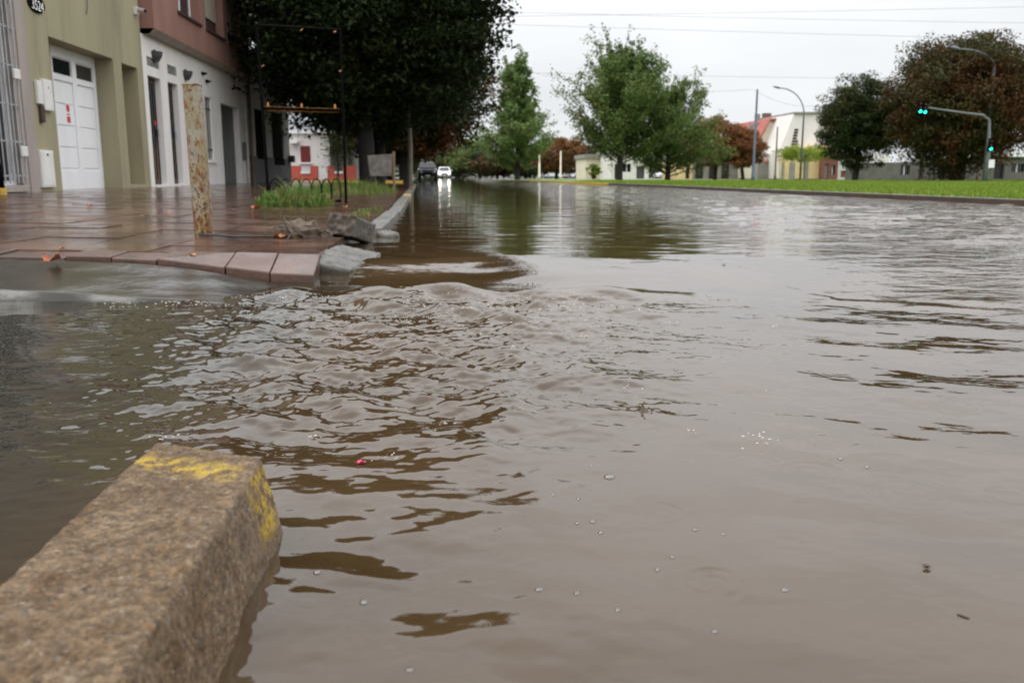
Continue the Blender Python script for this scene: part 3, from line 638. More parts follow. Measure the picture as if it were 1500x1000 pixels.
# security camera on the corner
sc = thing('security_camera', 'small white security camera fixed high on the olive house corner', 'camera', (FX + .02, 18.5, 3.6))
MB().box((FX + .001, 18.44, 3.52), (FX + .06, 18.56, 3.66)).build('bracket', M['dirtywhite'], sc)
MB().tube([(FX + .05, 18.5, 3.61), (FX + .2, 18.46, 3.58)], .045, 10).build('housing', M['pipe'], sc, smooth=False)
MB().tube([(FX + .2, 18.46, 3.58), (FX + .215, 18.455, 3.578)], .035, 10).build('lens', M['glassdark'], sc)

# --- white and pink house
h = thing('pink_house', 'two storey house with white ground floor and overhanging pink upper floor', 'house', (FX, 23, GB))
doors = [(18.98, 19.80, .28, 2.45), (20.30, 21.02, .28, 2.45)]
facade(h, 'ground_floor_wall', M['whitewall'], FX, 18.722, 27.75, 0, 3.22, [*[d + (.16,) for d in doors], (23.28, 23.95, .84, 2.40, .14), (24.9, 27.0, .21, 2.36, .22), (19.0, 19.8, 2.64, 2.82, .05), (20.35, 21.05, 2.63, 2.82, .05)], .16)
for a, b, c, d in doors:
    dd = MB().box((FX - .15, a, c), (FX - .12, b, d)).build('door', M['darkwood'], h)
    MB().box((FX - .118, a + .08, c + .08), (FX - .11, b - .08, c + .75)).build('door_panel', M['brownpanel'], dd, bevel=.004)
    MB().box((FX - .118, a + .08, c + .85), (FX - .112, b - .08, d - .08)).build('door_pane', M['glassdark'], dd)
    for i in range(4): yb = a + .14 + i * (b - a - .28) / 3; MB().tube([(FX - .095, yb, c + .1), (FX - .095, yb, d - .1)], .009, 6).build('door_bar', M['black'], dd)
    MB().box((FX - .10, b - .12, c + 1.0), (FX - .07, b - .08, c + 1.15)).build('door_handle', M['silver'], dd)
    MB().box((FX - .16, a - .04, c - .06), (FX + .05, b + .04, c - .002)).build('door_step', M['whitewall'], h)
MB().box((FX - .108, 19.56, 1.50), (FX - .104, 19.74, 1.60)).build('door_sticker', M['print'], h)
for y0, y1, z0, z1 in ((19.0, 19.8, 2.64, 2.82), (20.35, 21.05, 2.63, 2.82)):
    n = 4; w = (y1 - y0) / n
    for i in range(n): MB().box((FX - .05, y0 + i * w + .012, z0 + .01), (FX - .015, y0 + (i + 1) * w - .012, z1 - .01)).build('glass_block', M['glassblock'], h, bevel=.008)
for yl, zl in ((19.50, 2.90), (21.70, 2.76)):
    l = thing('wall_lamp', 'dark half dome wall lamp on the white ground floor ' + ('over the near door' if yl < 20 else 'past the second door'), 'lamp', (FX, yl, zl))
    m = MB()
    for i in range(6):
        pass
    prof = [(.0, -.16), (.09, -.13), (.15, -.03), (.17, .06), (.14, .06), (.0, .05)]
    nseg = 10
    for i in range(len(prof)):
        for k2 in range(nseg + 1):
            a = -math.pi / 2 + math.pi * k2 / nseg; m.v.append((FX + .002 + prof[i][0] * math.cos(a), yl + prof[i][0] * math.sin(a) * 1.1, zl + prof[i][1]))
    for i in range(len(prof) - 1):
        for k2 in range(nseg): a = i * (nseg + 1) + k2; m.f.append((a, a + 1, a + nseg + 2, a + nseg + 1))
    m.build('lamp_shade', M['greymetal'], l); MB().box((FX + .001, yl - .05, zl - .04), (FX + .03, yl + .05, zl + .1)).build('backplate', M['black'], l)
for yl, zl, lb in ((23.2, 2.93, 'upper'), (23.55, 2.78, 'lower')):
    l = thing('cable_clip', f'small dark bracket on the white wall above the shuttered window, {lb} of two', 'bracket', (FX, yl, zl))
    MB().box((FX + .001, yl - .09, zl - .035), (FX + .05, yl + .09, zl + .035)).box((FX + .05, yl - .03, zl - .02), (FX + .12, yl + .03, zl + .02)).build('clip', M['black'], l, bevel=.005)
l = thing('gate_spotlight', 'small dark spotlight on the white wall over the grey gate', 'lamp', (FX, 26.3, 2.84))
MB().tube([(FX + .002, 26.3, 2.84), (FX + .12, 26.3, 2.87), (FX + .24, 26.3, 2.83)], [.03, .02, .05], 8).build('lamp_head', M['black'], l)
wn = MB().box((FX - .12, 23.28, .84), (FX - .09, 23.95, 2.40)).build('window', M['greywall'], h)
for i in range(3): MB().tube([(FX - .04, 23.4 + .2 * i, .88), (FX - .04, 23.4 + .2 * i, 2.38)], .012, 6).build('window_bar', M['greymetal'], wn)
for zz_ in (1.1, 2.1): MB().box((FX - .05, 23.3, zz_), (FX - .028, 23.93, zz_ + .03)).build('window_bar', M['greymetal'], wn)
MB().box((FX - .08, 23.2, .775), (FX + .06, 24.05, .838)).build('window_sill', M['whitewall'], h)
gt = MB().box((FX - .2, 24.9, .21), (FX - .17, 27.0, 2.36)).build('gate', M['greymetal'], h)
for i in range(5): MB().box((FX - .168, 24.93 + i * .415, .25), (FX - .155, 25.3 + i * .415, 2.32)).build('gate_panel', M['greymetal'], gt, bevel=.004)
MB().box((FX - .154, 25.15, 1.62), (FX - .151, 25.38, 1.92)).build('notice', M['lettering'], gt)
PX = -5.65
W3 = [(20.55, 22.30, 3.95, 5.35), (22.85, 24.65, 3.95, 5.35), (25.05, 26.90, 3.95, 5.35)]
facade(h, 'upper_floor_wall', M['pink'], PX, 18.80, 27.7, 3.32, 7.0, [w_ + (.25,) for w_ in W3], .25, FX - 5.9)
ch = MB(); ch.v = [(PX, 18.80, 3.319), (PX, 27.7, 3.319), (PX - .12, 27.7, 3.223), (PX - .12, 18.86, 3.223), (FX - .01, 27.7, 3.223), (FX - .01, 18.86, 3.223)]
ch.f = [(0, 1, 2, 3), (3, 2, 4, 5)]; ch.build('soffit', M['soffit'], h)
for i, (a, b, c, d) in enumerate(W3):
    w_ = MB().box((PX - .25, a, c), (PX - .22, b, d)).build('window', M['glassdark'], h)
    MB().box((PX - .219, a, c), (PX - .20, a + .07, d)).box((PX - .219, b - .07, c), (PX - .20, b, d)).box((PX - .219, a + .07, c), (PX - .2, b - .07, c + .06)).box((PX - .219, (a + b) / 2 - .04, c + .06), (PX - .2, (a + b) / 2 + .04, d)).build('window_frame', M['whitepaint'] if i == 0 else M['sill'], w_)
    MB().box((PX - .2, a - .05, c - .065), (PX + .05, b + .05, c - .003)).build('window_sill', M['sill'], h, bevel=.006)
    if i:
        zb = 4.32 if i == 1 else 4.25; n = int((d - zb) / .055)
        for j in range(n): MB().box((PX - .19, a + .02, zb + j * .055), (PX - .178, b - .02, zb + j * .055 + .052)).build('shutter_slat', M['shutter'], w_, bevel=.004)
    else: MB().box((PX - .19, a + .01, c), (PX - .17, a + .25, d)).build('curtain', M['shutgreen'], w_)
MB().tube([(FX + .06, 27.62, .22), (FX + .06, 27.62, 3.2)], .045, 8).build('downpipe', M['pipe'], h, smooth=False)
MB().tube([(FX + .05, 27.35, 1.45), (FX + .05, 27.35, 3.1)], .02, 6).build('conduit', M['pipe'], h)
wallbox('wall_meter', M['greymetal'], 27.22, 27.42, .9, 1.42, h, .08)

# --- grey house
h = thing('grey_house', 'grey rendered house with a dark grey base and tall dark shuttered windows', 'house', (FX, 32, GB))
G2 = [(29.3, 31.1, .98, 2.55), (32.1, 34.3, .82, 2.66)]
facade(h, 'wall', M['greywall'], FX - .02, 27.76, 35.6, 1.06, 4.3, [(a, b, 1.06, d) for a, b, c, d in G2], .15)
facade(h, 'base_course', M['greybase'], FX + .015, 27.76, 35.6, 0, 1.059, [(a, b, c, 1.059) for a, b, c, d in G2], .19)
for a, b, c, d in G2:
    w_ = MB().box((FX - .12, a, c), (FX - .09, b, d)).build('window', M['black'], h)
    n = int((d - c) / .1)
    for j in range(n): MB().box((FX - .088, a + .03, c + j * .1 + .01), (FX - .07, b - .03, c + j * .1 + .09)).build('shutter_slat', M['black'], w_)
MB().tube([(FX + .06, 28.25, .22), (FX + .06, 28.25, 4.2)], .05, 8).build('downpipe', M['rustpipe'], h)
MB().tube([(FX + .02, 33.2, 3.25), (FX + .45, 33.2, 3.18), (FX + .95, 33.2, 3.02)], [.03, .03, .16], 8).build('floodlight', M['lampglass'], h)
MB().box((FX + .02, 35.0, .95), (FX + .22, 35.3, 1.2)).build('mail_box', M['greymetal'], h, bevel=.01)

# --- white corner house with red garden wall, across the side street
Yh = 47.0
def P(px, py, Y=Yh): return at(px, py, Y)
h = thing('white_corner_house', 'white single storey house with grey roof and dark red shutter behind a red wall', 'house', (P(470, 262).x, Yh + 1.5, .25))
a = P(424, 262, Yh + 1.5); b = P(484, 262, Yh + 1.5); top = P(450, 196, Yh + 1.5).z
m = MB().box((a.x - 6, Yh + 1.5, .1), (b.x, Yh + 9, top)); m.build('wall', M['whitewall'], h)
MB().box((a.x - 6.1, Yh + 1.3, top + .002), (b.x + .15, Yh + 9.1, top + .16)).build('cornice', M['whitepaint'], h)
rz = P(450, 168, Yh + 4).z
r_ = MB(); r_.v = [(a.x - 6, Yh + 1.5, top + .165), (b.x - .1, Yh + 1.5, top + .165), (b.x - 1.0, Yh + 5, rz + .1), (a.x - 6, Yh + 5, rz + .1), (b.x - .1, Yh + 9, top + .165), (a.x - 6, Yh + 9, top + .165)]
r_.f = [(0, 1, 2, 3), (1, 4, 2), (4, 5, 3, 2)]; r_.build('roof', M['greyroof'], h)
w0, w1 = P(440, 214, Yh + 1.5), P(455, 238, Yh + 1.5)
w_ = MB().box((w0.x, Yh + 1.46, w1.z), (w1.x, Yh + 1.499, w0.z)).build('window', M['redshutter'], h)
for j in range(8): zz_ = w1.z + .03 + j * (w0.z - w1.z - .06) / 8; MB().box((w0.x + .03, Yh + 1.44, zz_), (w1.x - .03, Yh + 1.459, zz_ + .08)).build('shutter_slat', M['redshutter'], w_)
MB().box((w0.x - .08, Yh + 1.36, w1.z - .09), (w1.x + .08, Yh + 1.499, w1.z - .002)).build('window_sill', M['whitepaint'], h)
MB().box((P(419, 205).x, Yh + 1.0, P(419, 206).z - .1), (P(431, 205).x, Yh + 1.499, P(419, 206).z + .04)).build('door_canopy', M['whitepaint'], h)
x2, x3 = P(486, 262, Yh + 3), P(511, 262, Yh + 3)
MB().box((b.x + .02, Yh + 3, .1), (x3.x, Yh + 9, top - .1)).build('side_wing', M['greywall'], h)
gw = thing('garden_wall', 'low red garden wall with white capped openings in front of the white house', 'garden wall', (P(450, 264).x, Yh, .25))
zt = P(450, 243).z; zm = P(450, 251).z
xsw = [P(v, 262).x for v in (424, 441, 455, 466, 480, 490, 503, 513)]
MB().box((xsw[0], Yh, .1), (xsw[1], Yh + .2, zt)).box((xsw[1], Yh, .1), (xsw[2], Yh + .2, zm - .12)).box((xsw[2], Yh, .1), (xsw[3], Yh + .2, zt)).build('wall_panel', M['red'], gw)
MB().box((xsw[4], Yh, .1), (xsw[5], Yh + .2, zt)).box((xsw[5], Yh, .1), (xsw[6], Yh + .2, zm - .12)).box((xsw[6], Yh, .1), (xsw[7] + .3, Yh + .2, zt)).build('wall_panel', M['red'], gw)
for i in (1, 5): MB().box((xsw[i] + .01, Yh - .05, zm - .118), (xsw[i + 1] - .01, Yh + .25, zm)).build('coping', M['whitepaint'], gw)
gg = thing('garden_gate', 'white slatted garden gate between the two red wall panels', 'gate', (P(472, 264).x, Yh + .1, .25))
gx0, gx1 = xsw[3] + .02, xsw[4] - .02
MB().box((gx0, Yh + .08, .32), (gx1, Yh + .12, .38)).box((gx0, Yh + .08, zt - .12), (gx1, Yh + .12, zt - .06)).build('gate_rail', M['whitepaint'], gg)
for j in range(5): xx = gx0 + .03 + j * (gx1 - gx0 - .06) / 4; MB().box((xx - .03, Yh + .05, .28), (xx + .03, Yh + .079, zt)).build('gate_slat', M['whitepaint'], gg)
cp = MB().prism([(-12, 44.6), (-2.2, 44.6), (-3.0, 65), (-4.2, 100), (-12, 100)], 'z', -.2, .21).build('far_pavement', M['tile']); tag(cp, kind='structure')
ck = MB().box((-12, 44.38, -.2), (-2.0, 44.59, .2)).build('far_kerb', M['yellow'], bevel=.02); tag(ck, kind='structure')
# dim houses further along under the trees
for i, (y0, y1, z1, mt, lb) in enumerate(((57, 66, 4.2, 'greystone', 'low grey rendered house in deep shade beyond the white corner house'), (66.2, 78, 5.0, 'brick', 'dark red brick house in deep shade farther up the street'), (78.2, 95, 4.5, 'cream', 'cream house under the trees at the far end of the pavement'))):
    h = thing('shaded_house', lb, 'house', (-7, (y0 + y1) / 2, .2))
    facade(h, 'wall', M[mt], -6.6, y0, y1, 0, z1, [(y0 + 1.5, y0 + 3, 1.0, 2.4), (y0 + 5, y0 + 6.2, .25, 2.4)], .15, -13)
    MB().box((-6.74, y0 + 1.5, 1.0), (-6.7, y0 + 3, 2.4)).build('window', M['glassdark'], h); MB().box((-6.74, y0 + 5, .25), (-6.7, y0 + 6.2, 2.4)).build('door', M['darkwood'], h)

# ------------------------------------------------------------------ trees
def np_mesh(name, verts, nper, mat):
    verts = verts.astype(np.float32); nf = len(verts) // nper; me = bpy.data.meshes.new(name); me.vertices.add(len(verts)); me.vertices.foreach_set('co', verts.ravel())
    me.loops.add(len(verts)); me.loops.foreach_set('vertex_index', np.arange(len(verts), dtype=np.int32)); me.polygons.add(nf); me.polygons.foreach_set('loop_start', np.arange(0, nf * nper, nper, dtype=np.int32))
    me.update(calc_edges=True); me.materials.append(mat); return me
def leaves(cent, size, rg, flat=.7, aspect=.55):
    n = len(cent); nrm = rg.normal(size=(n, 3)) * (1 - flat) + np.array([0, 0, 1]) * flat; nrm /= np.linalg.norm(nrm, axis=1)[:, None]
    t = rg.normal(size=(n, 3)); t -= nrm * (t * nrm).sum(1)[:, None]; t /= np.linalg.norm(t, axis=1)[:, None]; bt_ = np.cross(nrm, t)
    s = (size * rg.uniform(.6, 1.35, n))[:, None]
    p0 = cent - t * s * .5; p1 = cent + bt_ * s * aspect * .5 + t * s * .05; p2 = cent + t * s * .5 - nrm * s * .15; p3 = cent - bt_ * s * aspect * .5 + t * s * .05
    return np.stack([p0, p1, p2, p3], 1).reshape(-1, 3)
def dome_tree(name, label, loc, H, rad, zc0, nclump, per, leaf, mat, bark='bark', seed=1, group=None, clump=(.85, .38), trunk_r=.18, shell=.5, droop=.0, aniso=(1, 1), flat=.6, csize=.17):
    """round-headed tree: limbs to foliage clumps spread through an uneven ellipsoid"""
    rg = np.random.default_rng(seed); root = thing(name, label, 'tree', loc, group)
    zc = (H + zc0) / 2; rz_ = (H - zc0) / 2
    d = rg.normal(size=(nclump, 3)); d /= np.linalg.norm(d, axis=1)[:, None]
    r = shell + (1 - shell) * rg.random(nclump) ** .6; r *= rg.uniform(.82, 1.07, nclump)
    cc_ = d * r[:, None] * np.array([rad * aniso[0], rad * aniso[1], rz_]); cc_[:, 2] += zc - droop * (np.hypot(d[:, 0], d[:, 1]) ** 2)
    cc_[:, 2] = np.maximum(cc_[:, 2], zc0 + .1)
    sc_ = rg.uniform(.6, 1.25, nclump) * rad * csize
    idx = np.repeat(np.arange(nclump), per)
    bd = rg.normal(size=(len(idx), 3)); bd *= (rg.random(len(idx)) ** .4 / np.linalg.norm(bd, axis=1))[:, None] * 1.7
    pts = cc_[idx] + bd * sc_[idx][:, None] * np.array([clump[0], clump[0], clump[1]])
    link('crown', np_mesh('crown', leaves(pts, leaf, rg, flat), 4, mat), None, root)
    t = MB(); base = Vector((0, 0, -.25)); fork = Vector((rg.normal() * .1, rg.normal() * .1, max(1.2, zc0 + .25 * rz_)))
    t.tube([base, (0, 0, .05), fork * .5, fork, (fork.x * 1.3, fork.y, zc + rz_ * .5)], [trunk_r * 1.35, trunk_r * 1.1, trunk_r, trunk_r * .8, trunk_r * .2], 9)
    for i in range(14):
        e = Vector(cc_[rg.integers(nclump)]); s0 = fork.lerp(Vector((0, 0, zc)), rg.random() * .7); mid = s0.lerp(e, .5) + Vector((0, 0, .15 * rad)); t.tube([s0, mid, e], [trunk_r * .45, trunk_r * .28, trunk_r * .06], 5)
    t.build('trunk', M[bark], root, local=True, smooth=True); return root
def feather_tree(name, label, loc, H, prof, nlimb, twigs, per, leaf, mat, bark='bark', seed=1, group=None, base=.12, elev=(30, 68), trunk_r=.2, lean=0):
    """pyramidal tree of ascending limbs with leafy twigs"""
    rg = np.random.default_rng(seed); root = thing(name, label, 'tree', loc, group); t = MB(); P_ = []
    t.tube([(0, 0, -.25), (0, 0, .1), (lean * .3, 0, H * .4), (lean, 0, H * .97)], [trunk_r * 1.3, trunk_r, trunk_r * .7, trunk_r * .08], 8)
    for i in range(nlimb):
        f = base + (1 - base) * (i + rg.random()) / nlimb * .97; az = i * 2.4 + rg.normal() * .3; L_ = prof(f) * rg.uniform(.75, 1.15)
        e = R(elev[0] + (elev[1] - elev[0]) * f + rg.normal() * 6); s0 = np.array([lean * f, 0, H * f * .9]); dirv = np.array([math.cos(az) * math.cos(e), math.sin(az) * math.cos(e), math.sin(e)])
        L3 = L_ / max(.35, math.cos(e)); q = lambda s: s0 + dirv * s * L3 + np.array([0, 0, .12 * L3 * s * s])
        t.tube([q(0), q(.4), q(1)], [trunk_r * .3 * (1.1 - f), trunk_r * .2 * (1.1 - f), .012], 4, caps=False)
        for k_ in range(twigs):
            s = rg.uniform(.18, 1.02); st_ = q(s); dv = dirv * .8 + rg.normal(size=3) * .55 + np.array([0, 0, .25]); dv /= np.linalg.norm(dv)
            tl = L3 * rg.uniform(.16, .34); u = rg.uniform(0, 1, per) ** .8; P_.append(st_ + dv * tl * u[:, None] + rg.normal(size=(per, 3)) * (.05 + .03 * L_))
    link('crown', np_mesh('crown', leaves(np.concatenate(P_), leaf, rg, .45, .6), 4, mat), None, root)
    t.build('trunk', M[bark], root, local=True, smooth=True); return root
def copy_tree(o, parent=None):
    c = o.copy(); col.objects.link(c); c.parent = parent
    for ch_ in [q for q in bpy.data.objects if q.parent == o]: copy_tree(ch_, c)
    return c
L_dark = leaf_material('dark_maple_leaf', (.012,.022,.008), (.026,.040,.013), (.022,.028,.009), .12, .5, spec=.06)
L_brown = leaf_material('browning_dark_leaf', (.030,.036,.012), (.045,.045,.016), (.12,.045,.018), .15, .35, .48, .6, spec=.1)
L_fresh = leaf_material('fresh_green_leaf', (.12,.20,.055), (.19,.27,.085), (.16,.19,.065), .3, .5)
L_mid = leaf_material('mid_green_leaf', (.085,.14,.035), (.15,.20,.055), (.15,.13,.05), .3, .6, .55, .7)
L_rust = leaf_material('rusty_red_leaf', (.042,.050,.015), (.070,.062,.020), (.105,.044,.018), .2, .45, .45, .62)
L_deep = leaf_material('deep_green_leaf', (.026,.044,.013), (.050,.066,.018), (.060,.062,.018), .15, .5)
L_red = leaf_material('red_brown_leaf', (.17,.065,.026), (.24,.11,.04), (.09,.08,.025), .25, .4, .5, .65)
L_lime = leaf_material('lime_leaf', (.20,.26,.03), (.28,.34,.05), None, .35)
L_hedge = leaf_material('hedge_leaf', (.045,.085,.025), (.075,.115,.035), (.085,.08,.03), .2, .3)
gl = 'street trees along the left pavement'
t1 = dome_tree('street_tree', 'huge dark green street tree overhanging the grey house and the street', (-2.25, 27.0, .12), 9.4, 4.05, 1.5, 950, 120, .16, L_dark, seed=5, group=gl, trunk_r=.24, droop=.3, shell=.42, aniso=(.97, 1.0), csize=.17, clump=(.9, .3))
def second(loc, rot, s, label):
    c = copy_tree(t1); c.location = loc; c.rotation_euler = (0, 0, rot); c.scale = (s, s, s); c['label'] = label; return c
second((-2.4, 33.6, .12), 1.9, .96, 'dark street tree right behind the huge overhanging one')
t3 = dome_tree('street_tree', 'browning street tree whose rusty crown shows past the dark ones', (-2.2, 50, .15), 8.4, 4.7, .9, 560, 100, .22, L_brown, seed=8, group=gl, trunk_r=.24)
c = copy_tree(t3); c.location = (-3.6, 62, .15); c.rotation_euler = (0, 0, 2.4); c['label'] = 'farther browning street tree over the parked dark pickup'
c = copy_tree(t3); c.location = (-4.9, 76, .15); c.rotation_euler = (0, 0, 4.0); c['label'] = 'last browning street tree before the road bends away'
pt = thing('pale_trunk', 'slim pale bare trunk standing beside the kerb under the dark trees', 'tree trunk', (at(601, 264, 28.5).x, 28.5, .1))
MB().tube([(0, 0, -.2), (0, 0, .3), (.02, 0, 1.2), (-.02, 0, 2.6), (.02, .05, 3.4)], [.1, .08, .075, .07, .05], 8).build('trunk', M['palebark'], pt, local=True, smooth=True)
pt = thing('slim_tree', 'slim sapling with narrow dark crown in front of the white house wing', 'tree', (at(495, 262, 45.2).x, 45.2, .2))
MB().tube([(0, 0, 0), (.03, 0, .8), (0, 0, 1.7)], [.07, .05, .03], 6).build('trunk', M['bark'], pt, local=True)
rg = np.random.default_rng(3); q = rg.normal(size=(2600, 3)) * np.array([.34, .34, .62]) + np.array([0, 0, 1.75]); link('crown', np_mesh('crown', leaves(q, .11, rg), 4, L_deep), None, pt)

GZ = .19
def lz(Y): return .19 - .22 * min(1, max(0, (Y - 40) / 70))
# grass verge trees to the right
feather_tree('pyramid_tree', 'slender pyramid shaped green tree at the tip of the grass verge', (at(758, 262, 72).x, 72, GZ), (at(758, 84, 72).z - GZ) * .93, lambda f: 3.5 * (1 - f) ** .7 * (.8 + .2 * math.sin(f * 9)) * (1 if f > .2 else .8), 84, 18, 28, .19, L_fresh, seed=21, base=.06, elev=(22, 66))
feather_tree('tall_tree', 'tallest feathery green tree with open branching crown on the verge', (at(907, 262, 58).x, 58, GZ), (at(915, 50, 58).z - GZ) * .76, lambda f: 4.3 * (1 - f) ** .8 * (.8 if f < .18 else 1), 92, 24, 30, .16, L_mid, seed=31, base=.14, elev=(24, 74), trunk_r=.22, lean=.3)
feather_tree('bushy_tree', 'lower bushy green tree leafed to the ground beside the tallest one', (at(978, 262, 60).x, 60, GZ), (at(978, 112, 60).z - GZ) * .80, lambda f: 3.7 * (1 - f) ** .7, 70, 20, 28, .16, L_mid, seed=36, base=.03, elev=(15, 60), trunk_r=.18)
dome_tree('rust_tree', 'reddish brown tree right of the bushy green one, before the houses', (at(1047, 262, 70).x, 70, GZ), at(1047, 172, 70).z - GZ, 2.9, 1.0, 300, 100, .15, L_red, seed=41, trunk_r=.16, flat=.4)
dome_tree('rust_tree', 'small reddish brown tree in front of the red roofed house', (at(1088, 262, 68).x, 68, GZ), at(1085, 190, 68).z - GZ, 2.0, .8, 180, 90, .14, L_red, seed=43, trunk_r=.13, flat=.4)
dome_tree('round_tree', 'dense dark green round tree with short trunk on the lawn', (at(1252, 262, 44).x, 44, GZ), at(1252, 106, 44).z - GZ, 2.0, .45, 560, 115, .11, L_deep, seed=51, trunk_r=.15, shell=.3, csize=.14, clump=(.85, .5))
dome_tree('great_red_tree', 'great broad autumn tree of rusty red and dark green by the traffic light', (at(1402, 262, 41).x, 41, GZ), at(1402, 47, 41).z - GZ, 3.8, .25, 1300, 115, .125, L_rust, seed=61, trunk_r=.3, shell=.3, csize=.13, clump=(.85, .5))
dome_tree('lime_tree', 'small umbrella shaped lime green tree in front of the yellow wall', (at(1178, 262, 66).x, 66, GZ), at(1178, 213, 66).z - GZ, 2.2, 1.3, 60, 60, .16, L_lime, 'palebark', seed=71, trunk_r=.07, flat=.5)
dome_tree('russet_tree', 'russet domed tree far off between the two pale utility poles', (at(815, 258, 105).x, 105, GZ), at(812, 198, 105).z - GZ, 3.4, .5, 130, 70, .3, L_red, seed=81)
dome_tree('olive_bush', 'clipped olive green bush beside the white pickup', (at(783, 258, 90).x, 90, GZ), 1.2, .8, .1, 40, 60, .16, L_hedge, seed=83, trunk_r=.06)
dome_tree('lime_bush', 'small bright green bush before the cream houses', (at(869, 258, 80).x, 80, GZ), 1.35, .7, .2, 40, 60, .15, L_lime, seed=84, trunk_r=.05)
for i, (px, top_, Y_, rd_, mt, lb) in enumerate(((703, 197, 128, 5.2, L_mid, 'broad green tree at the bend of the road'), (668, 222, 140, 5, L_hedge, 'low green tree just right of the white car with lit headlamps'), (638, 215, 142, 6.5, L_deep, 'dark tree closing the street above the two cars'), (672, 222, 135, 5.5, L_hedge, 'darker green tree beyond the white car with lit headlamps'), (728, 228, 112, 3.6, L_rust, 'brownish shrubby tree left of the slender pyramid tree'), (770, 226, 118, 4, L_hedge, 'dark green tree far behind the slender pyramid tree'), (845, 205, 125, 4, L_rust, 'bronze tree far behind the white pickup'))):
    dome_tree('distant_tree', lb, (at(px, 258, Y_).x, Y_, 0), at(px, top_, Y_).z, rd_, .3, 110, 70, .36, mt, seed=90 + i, group='trees at the far end of the street')
fw = np.random.default_rng(7); n = 26000; q = np.stack([fw.uniform(-70, 60, n), fw.uniform(160, 185, n), fw.uniform(0, 1, n) ** .8 * 7], 1); q[:, 2] *= .55 + .45 * np.sin(q[:, 0] * .31) * np.sin(q[:, 0] * .17 + 1)
fo = link('distant_wood', np_mesh('distant_wood', leaves(q, .9, fw), 4, L_hedge), None); tag(fo, 'low far off belt of trees closing the end of the street', 'trees', kind='stuff')

# ------------------------------------------------------------------ grass verge on the right
edge = [(8.35, 3), (8.3, 9), (8.15, 13), (7.75, 20), (7.35, 30), (6.6, 42), (4.9, 58), (2.9, 78), (1.3, 110)]
def ex(y):
    for (x0, y0), (x1, y1) in zip(edge, edge[1:]):
        if y <= y1: return x0 + (x1 - x0) * (y - y0) / (y1 - y0)
    return edge[-1][0]
lw = MB()
for (x0, y0), (x1, y1) in zip(edge, edge[1:]):
    g0, g1 = lz(y0), lz(y1); e0, e1 = min(.135, g0), min(.135, g1)
    lw.quad((x0 + .14, y0, e0), (x0 + 1.2, y0, g0), (x1 + 1.2, y1, g1), (x1 + .14, y1, e1)); lw.quad((x0 + 1.2, y0, g0), (120, y0, g0), (120, y1, g1), (x1 + 1.2, y1, g1))
lawn = lw.build('lawn', M['lawn']); tag(lawn, kind='structure')
vk = bpy.data.objects.new('verge_kerb', None); col.objects.link(vk); tag(vk, kind='structure'); OFF[vk.name] = Vector()
y = 9.0
M['kerbdark'] = material('dark_wet_kerb', (.10,.065,.05), (.06,.045,.038), .4, 3, 6, .4, 50)
while y < 100:
    l = 1.5 if y < 45 else 5; x0, x1 = ex(y), ex(y + l); ta, tb = min(.14, lz(y) - .02), min(.14, lz(y + l) - .02)
    k = MB(); yl = y + l - .015; k.v = [(x0, y, -.2), (x0 + .15, y, -.2), (x1 + .15, yl, -.2), (x1, yl, -.2), (x0 + .01, y, ta), (x0 + .15, y, ta), (x1 + .15, yl, tb), (x1 + .01, yl, tb)]
    k.f = [(0,3,2,1),(4,5,6,7),(0,1,5,4),(1,2,6,5),(2,3,7,6),(3,0,4,7)]
    k.build('kerb_stone', M['yellow'] if 37 < y < 52 else M['kerbdark'], vk, bevel=.012 if y < 40 else 0); y += l
gs = np.random.default_rng(17); n = 60000
yy_ = 9 + 36 * gs.random(n) ** 1.5; xx_ = np.array([ex(v) for v in yy_]) + .15 + (yy_ * .62 - 2) * gs.random(n) ** 1.1
keep = (xx_ < yy_ * .75 + 2); xx_, yy_ = xx_[keep], yy_[keep]; n = len(xx_)
zb = np.where(xx_ - np.array([ex(v) for v in yy_]) < 1.2, .135 + (xx_ - np.array([ex(v) for v in yy_]) - .14) / 1.06 * .055, GZ)
hgt = gs.uniform(.02, .06, n); wd = .006 + .0012 * yy_; az = gs.uniform(0, 6.28, n); ln = gs.normal(size=(n, 2)) * .02
b0 = np.stack([xx_ - wd * np.cos(az), yy_ - wd * np.sin(az), zb - .005], 1); b1_ = np.stack([xx_ + wd * np.cos(az), yy_ + wd * np.sin(az), zb - .005], 1); b2 = np.stack([xx_ + ln[:, 0], yy_ + ln[:, 1], zb + hgt], 1)
go = link('lawn_grass', np_mesh('lawn_grass', np.stack([b0, b1_, b2], 1).reshape(-1, 3), 3, M['blade']), None); tag(go, 'short bright green mown grass of the verge', 'grass', kind='stuff')
def weed_patch(label, cx, cy, rx, ry, n, hmax, seed):
    g_ = np.random.default_rng(seed); out = []
    for i in range(n):
        a = g_.uniform(0, 6.28); r = math.sqrt(g_.random()); x, y = cx + rx * r * math.cos(a), cy + ry * r * math.sin(a); z = ground_z(x) - .01
        h_ = hmax * (.25 + .75 * g_.random() ** 2.2) * (1.15 - .8 * r * r); az = g_.uniform(0, 6.28); d = np.array([math.cos(az), math.sin(az), 0]); b = np.array([x, y, z]); lean_ = g_.uniform(.25, 1.0) * h_; w_ = g_.uniform(.004, .009); sd = np.array([-d[1], d[0], 0]) * w_
        m_ = b + d * lean_ * .35 + [0, 0, h_ * .62]; t_ = b + d * lean_ + [0, 0, h_ * g_.uniform(.6, 1)]
        out += [b - sd, b + sd, m_ + sd, m_ - sd, m_ - sd, m_ + sd, t_ + sd * .15, t_ - sd * .15]
    o = link('weeds', np_mesh('weeds', np.array(out), 4, M['weed']), None); return tag(o, label, 'grass', kind='stuff')
weed_patch('clump of wild green grass around the bicycle rack', -1.74, 10.75, .44, .75, 1900, .36, 1)
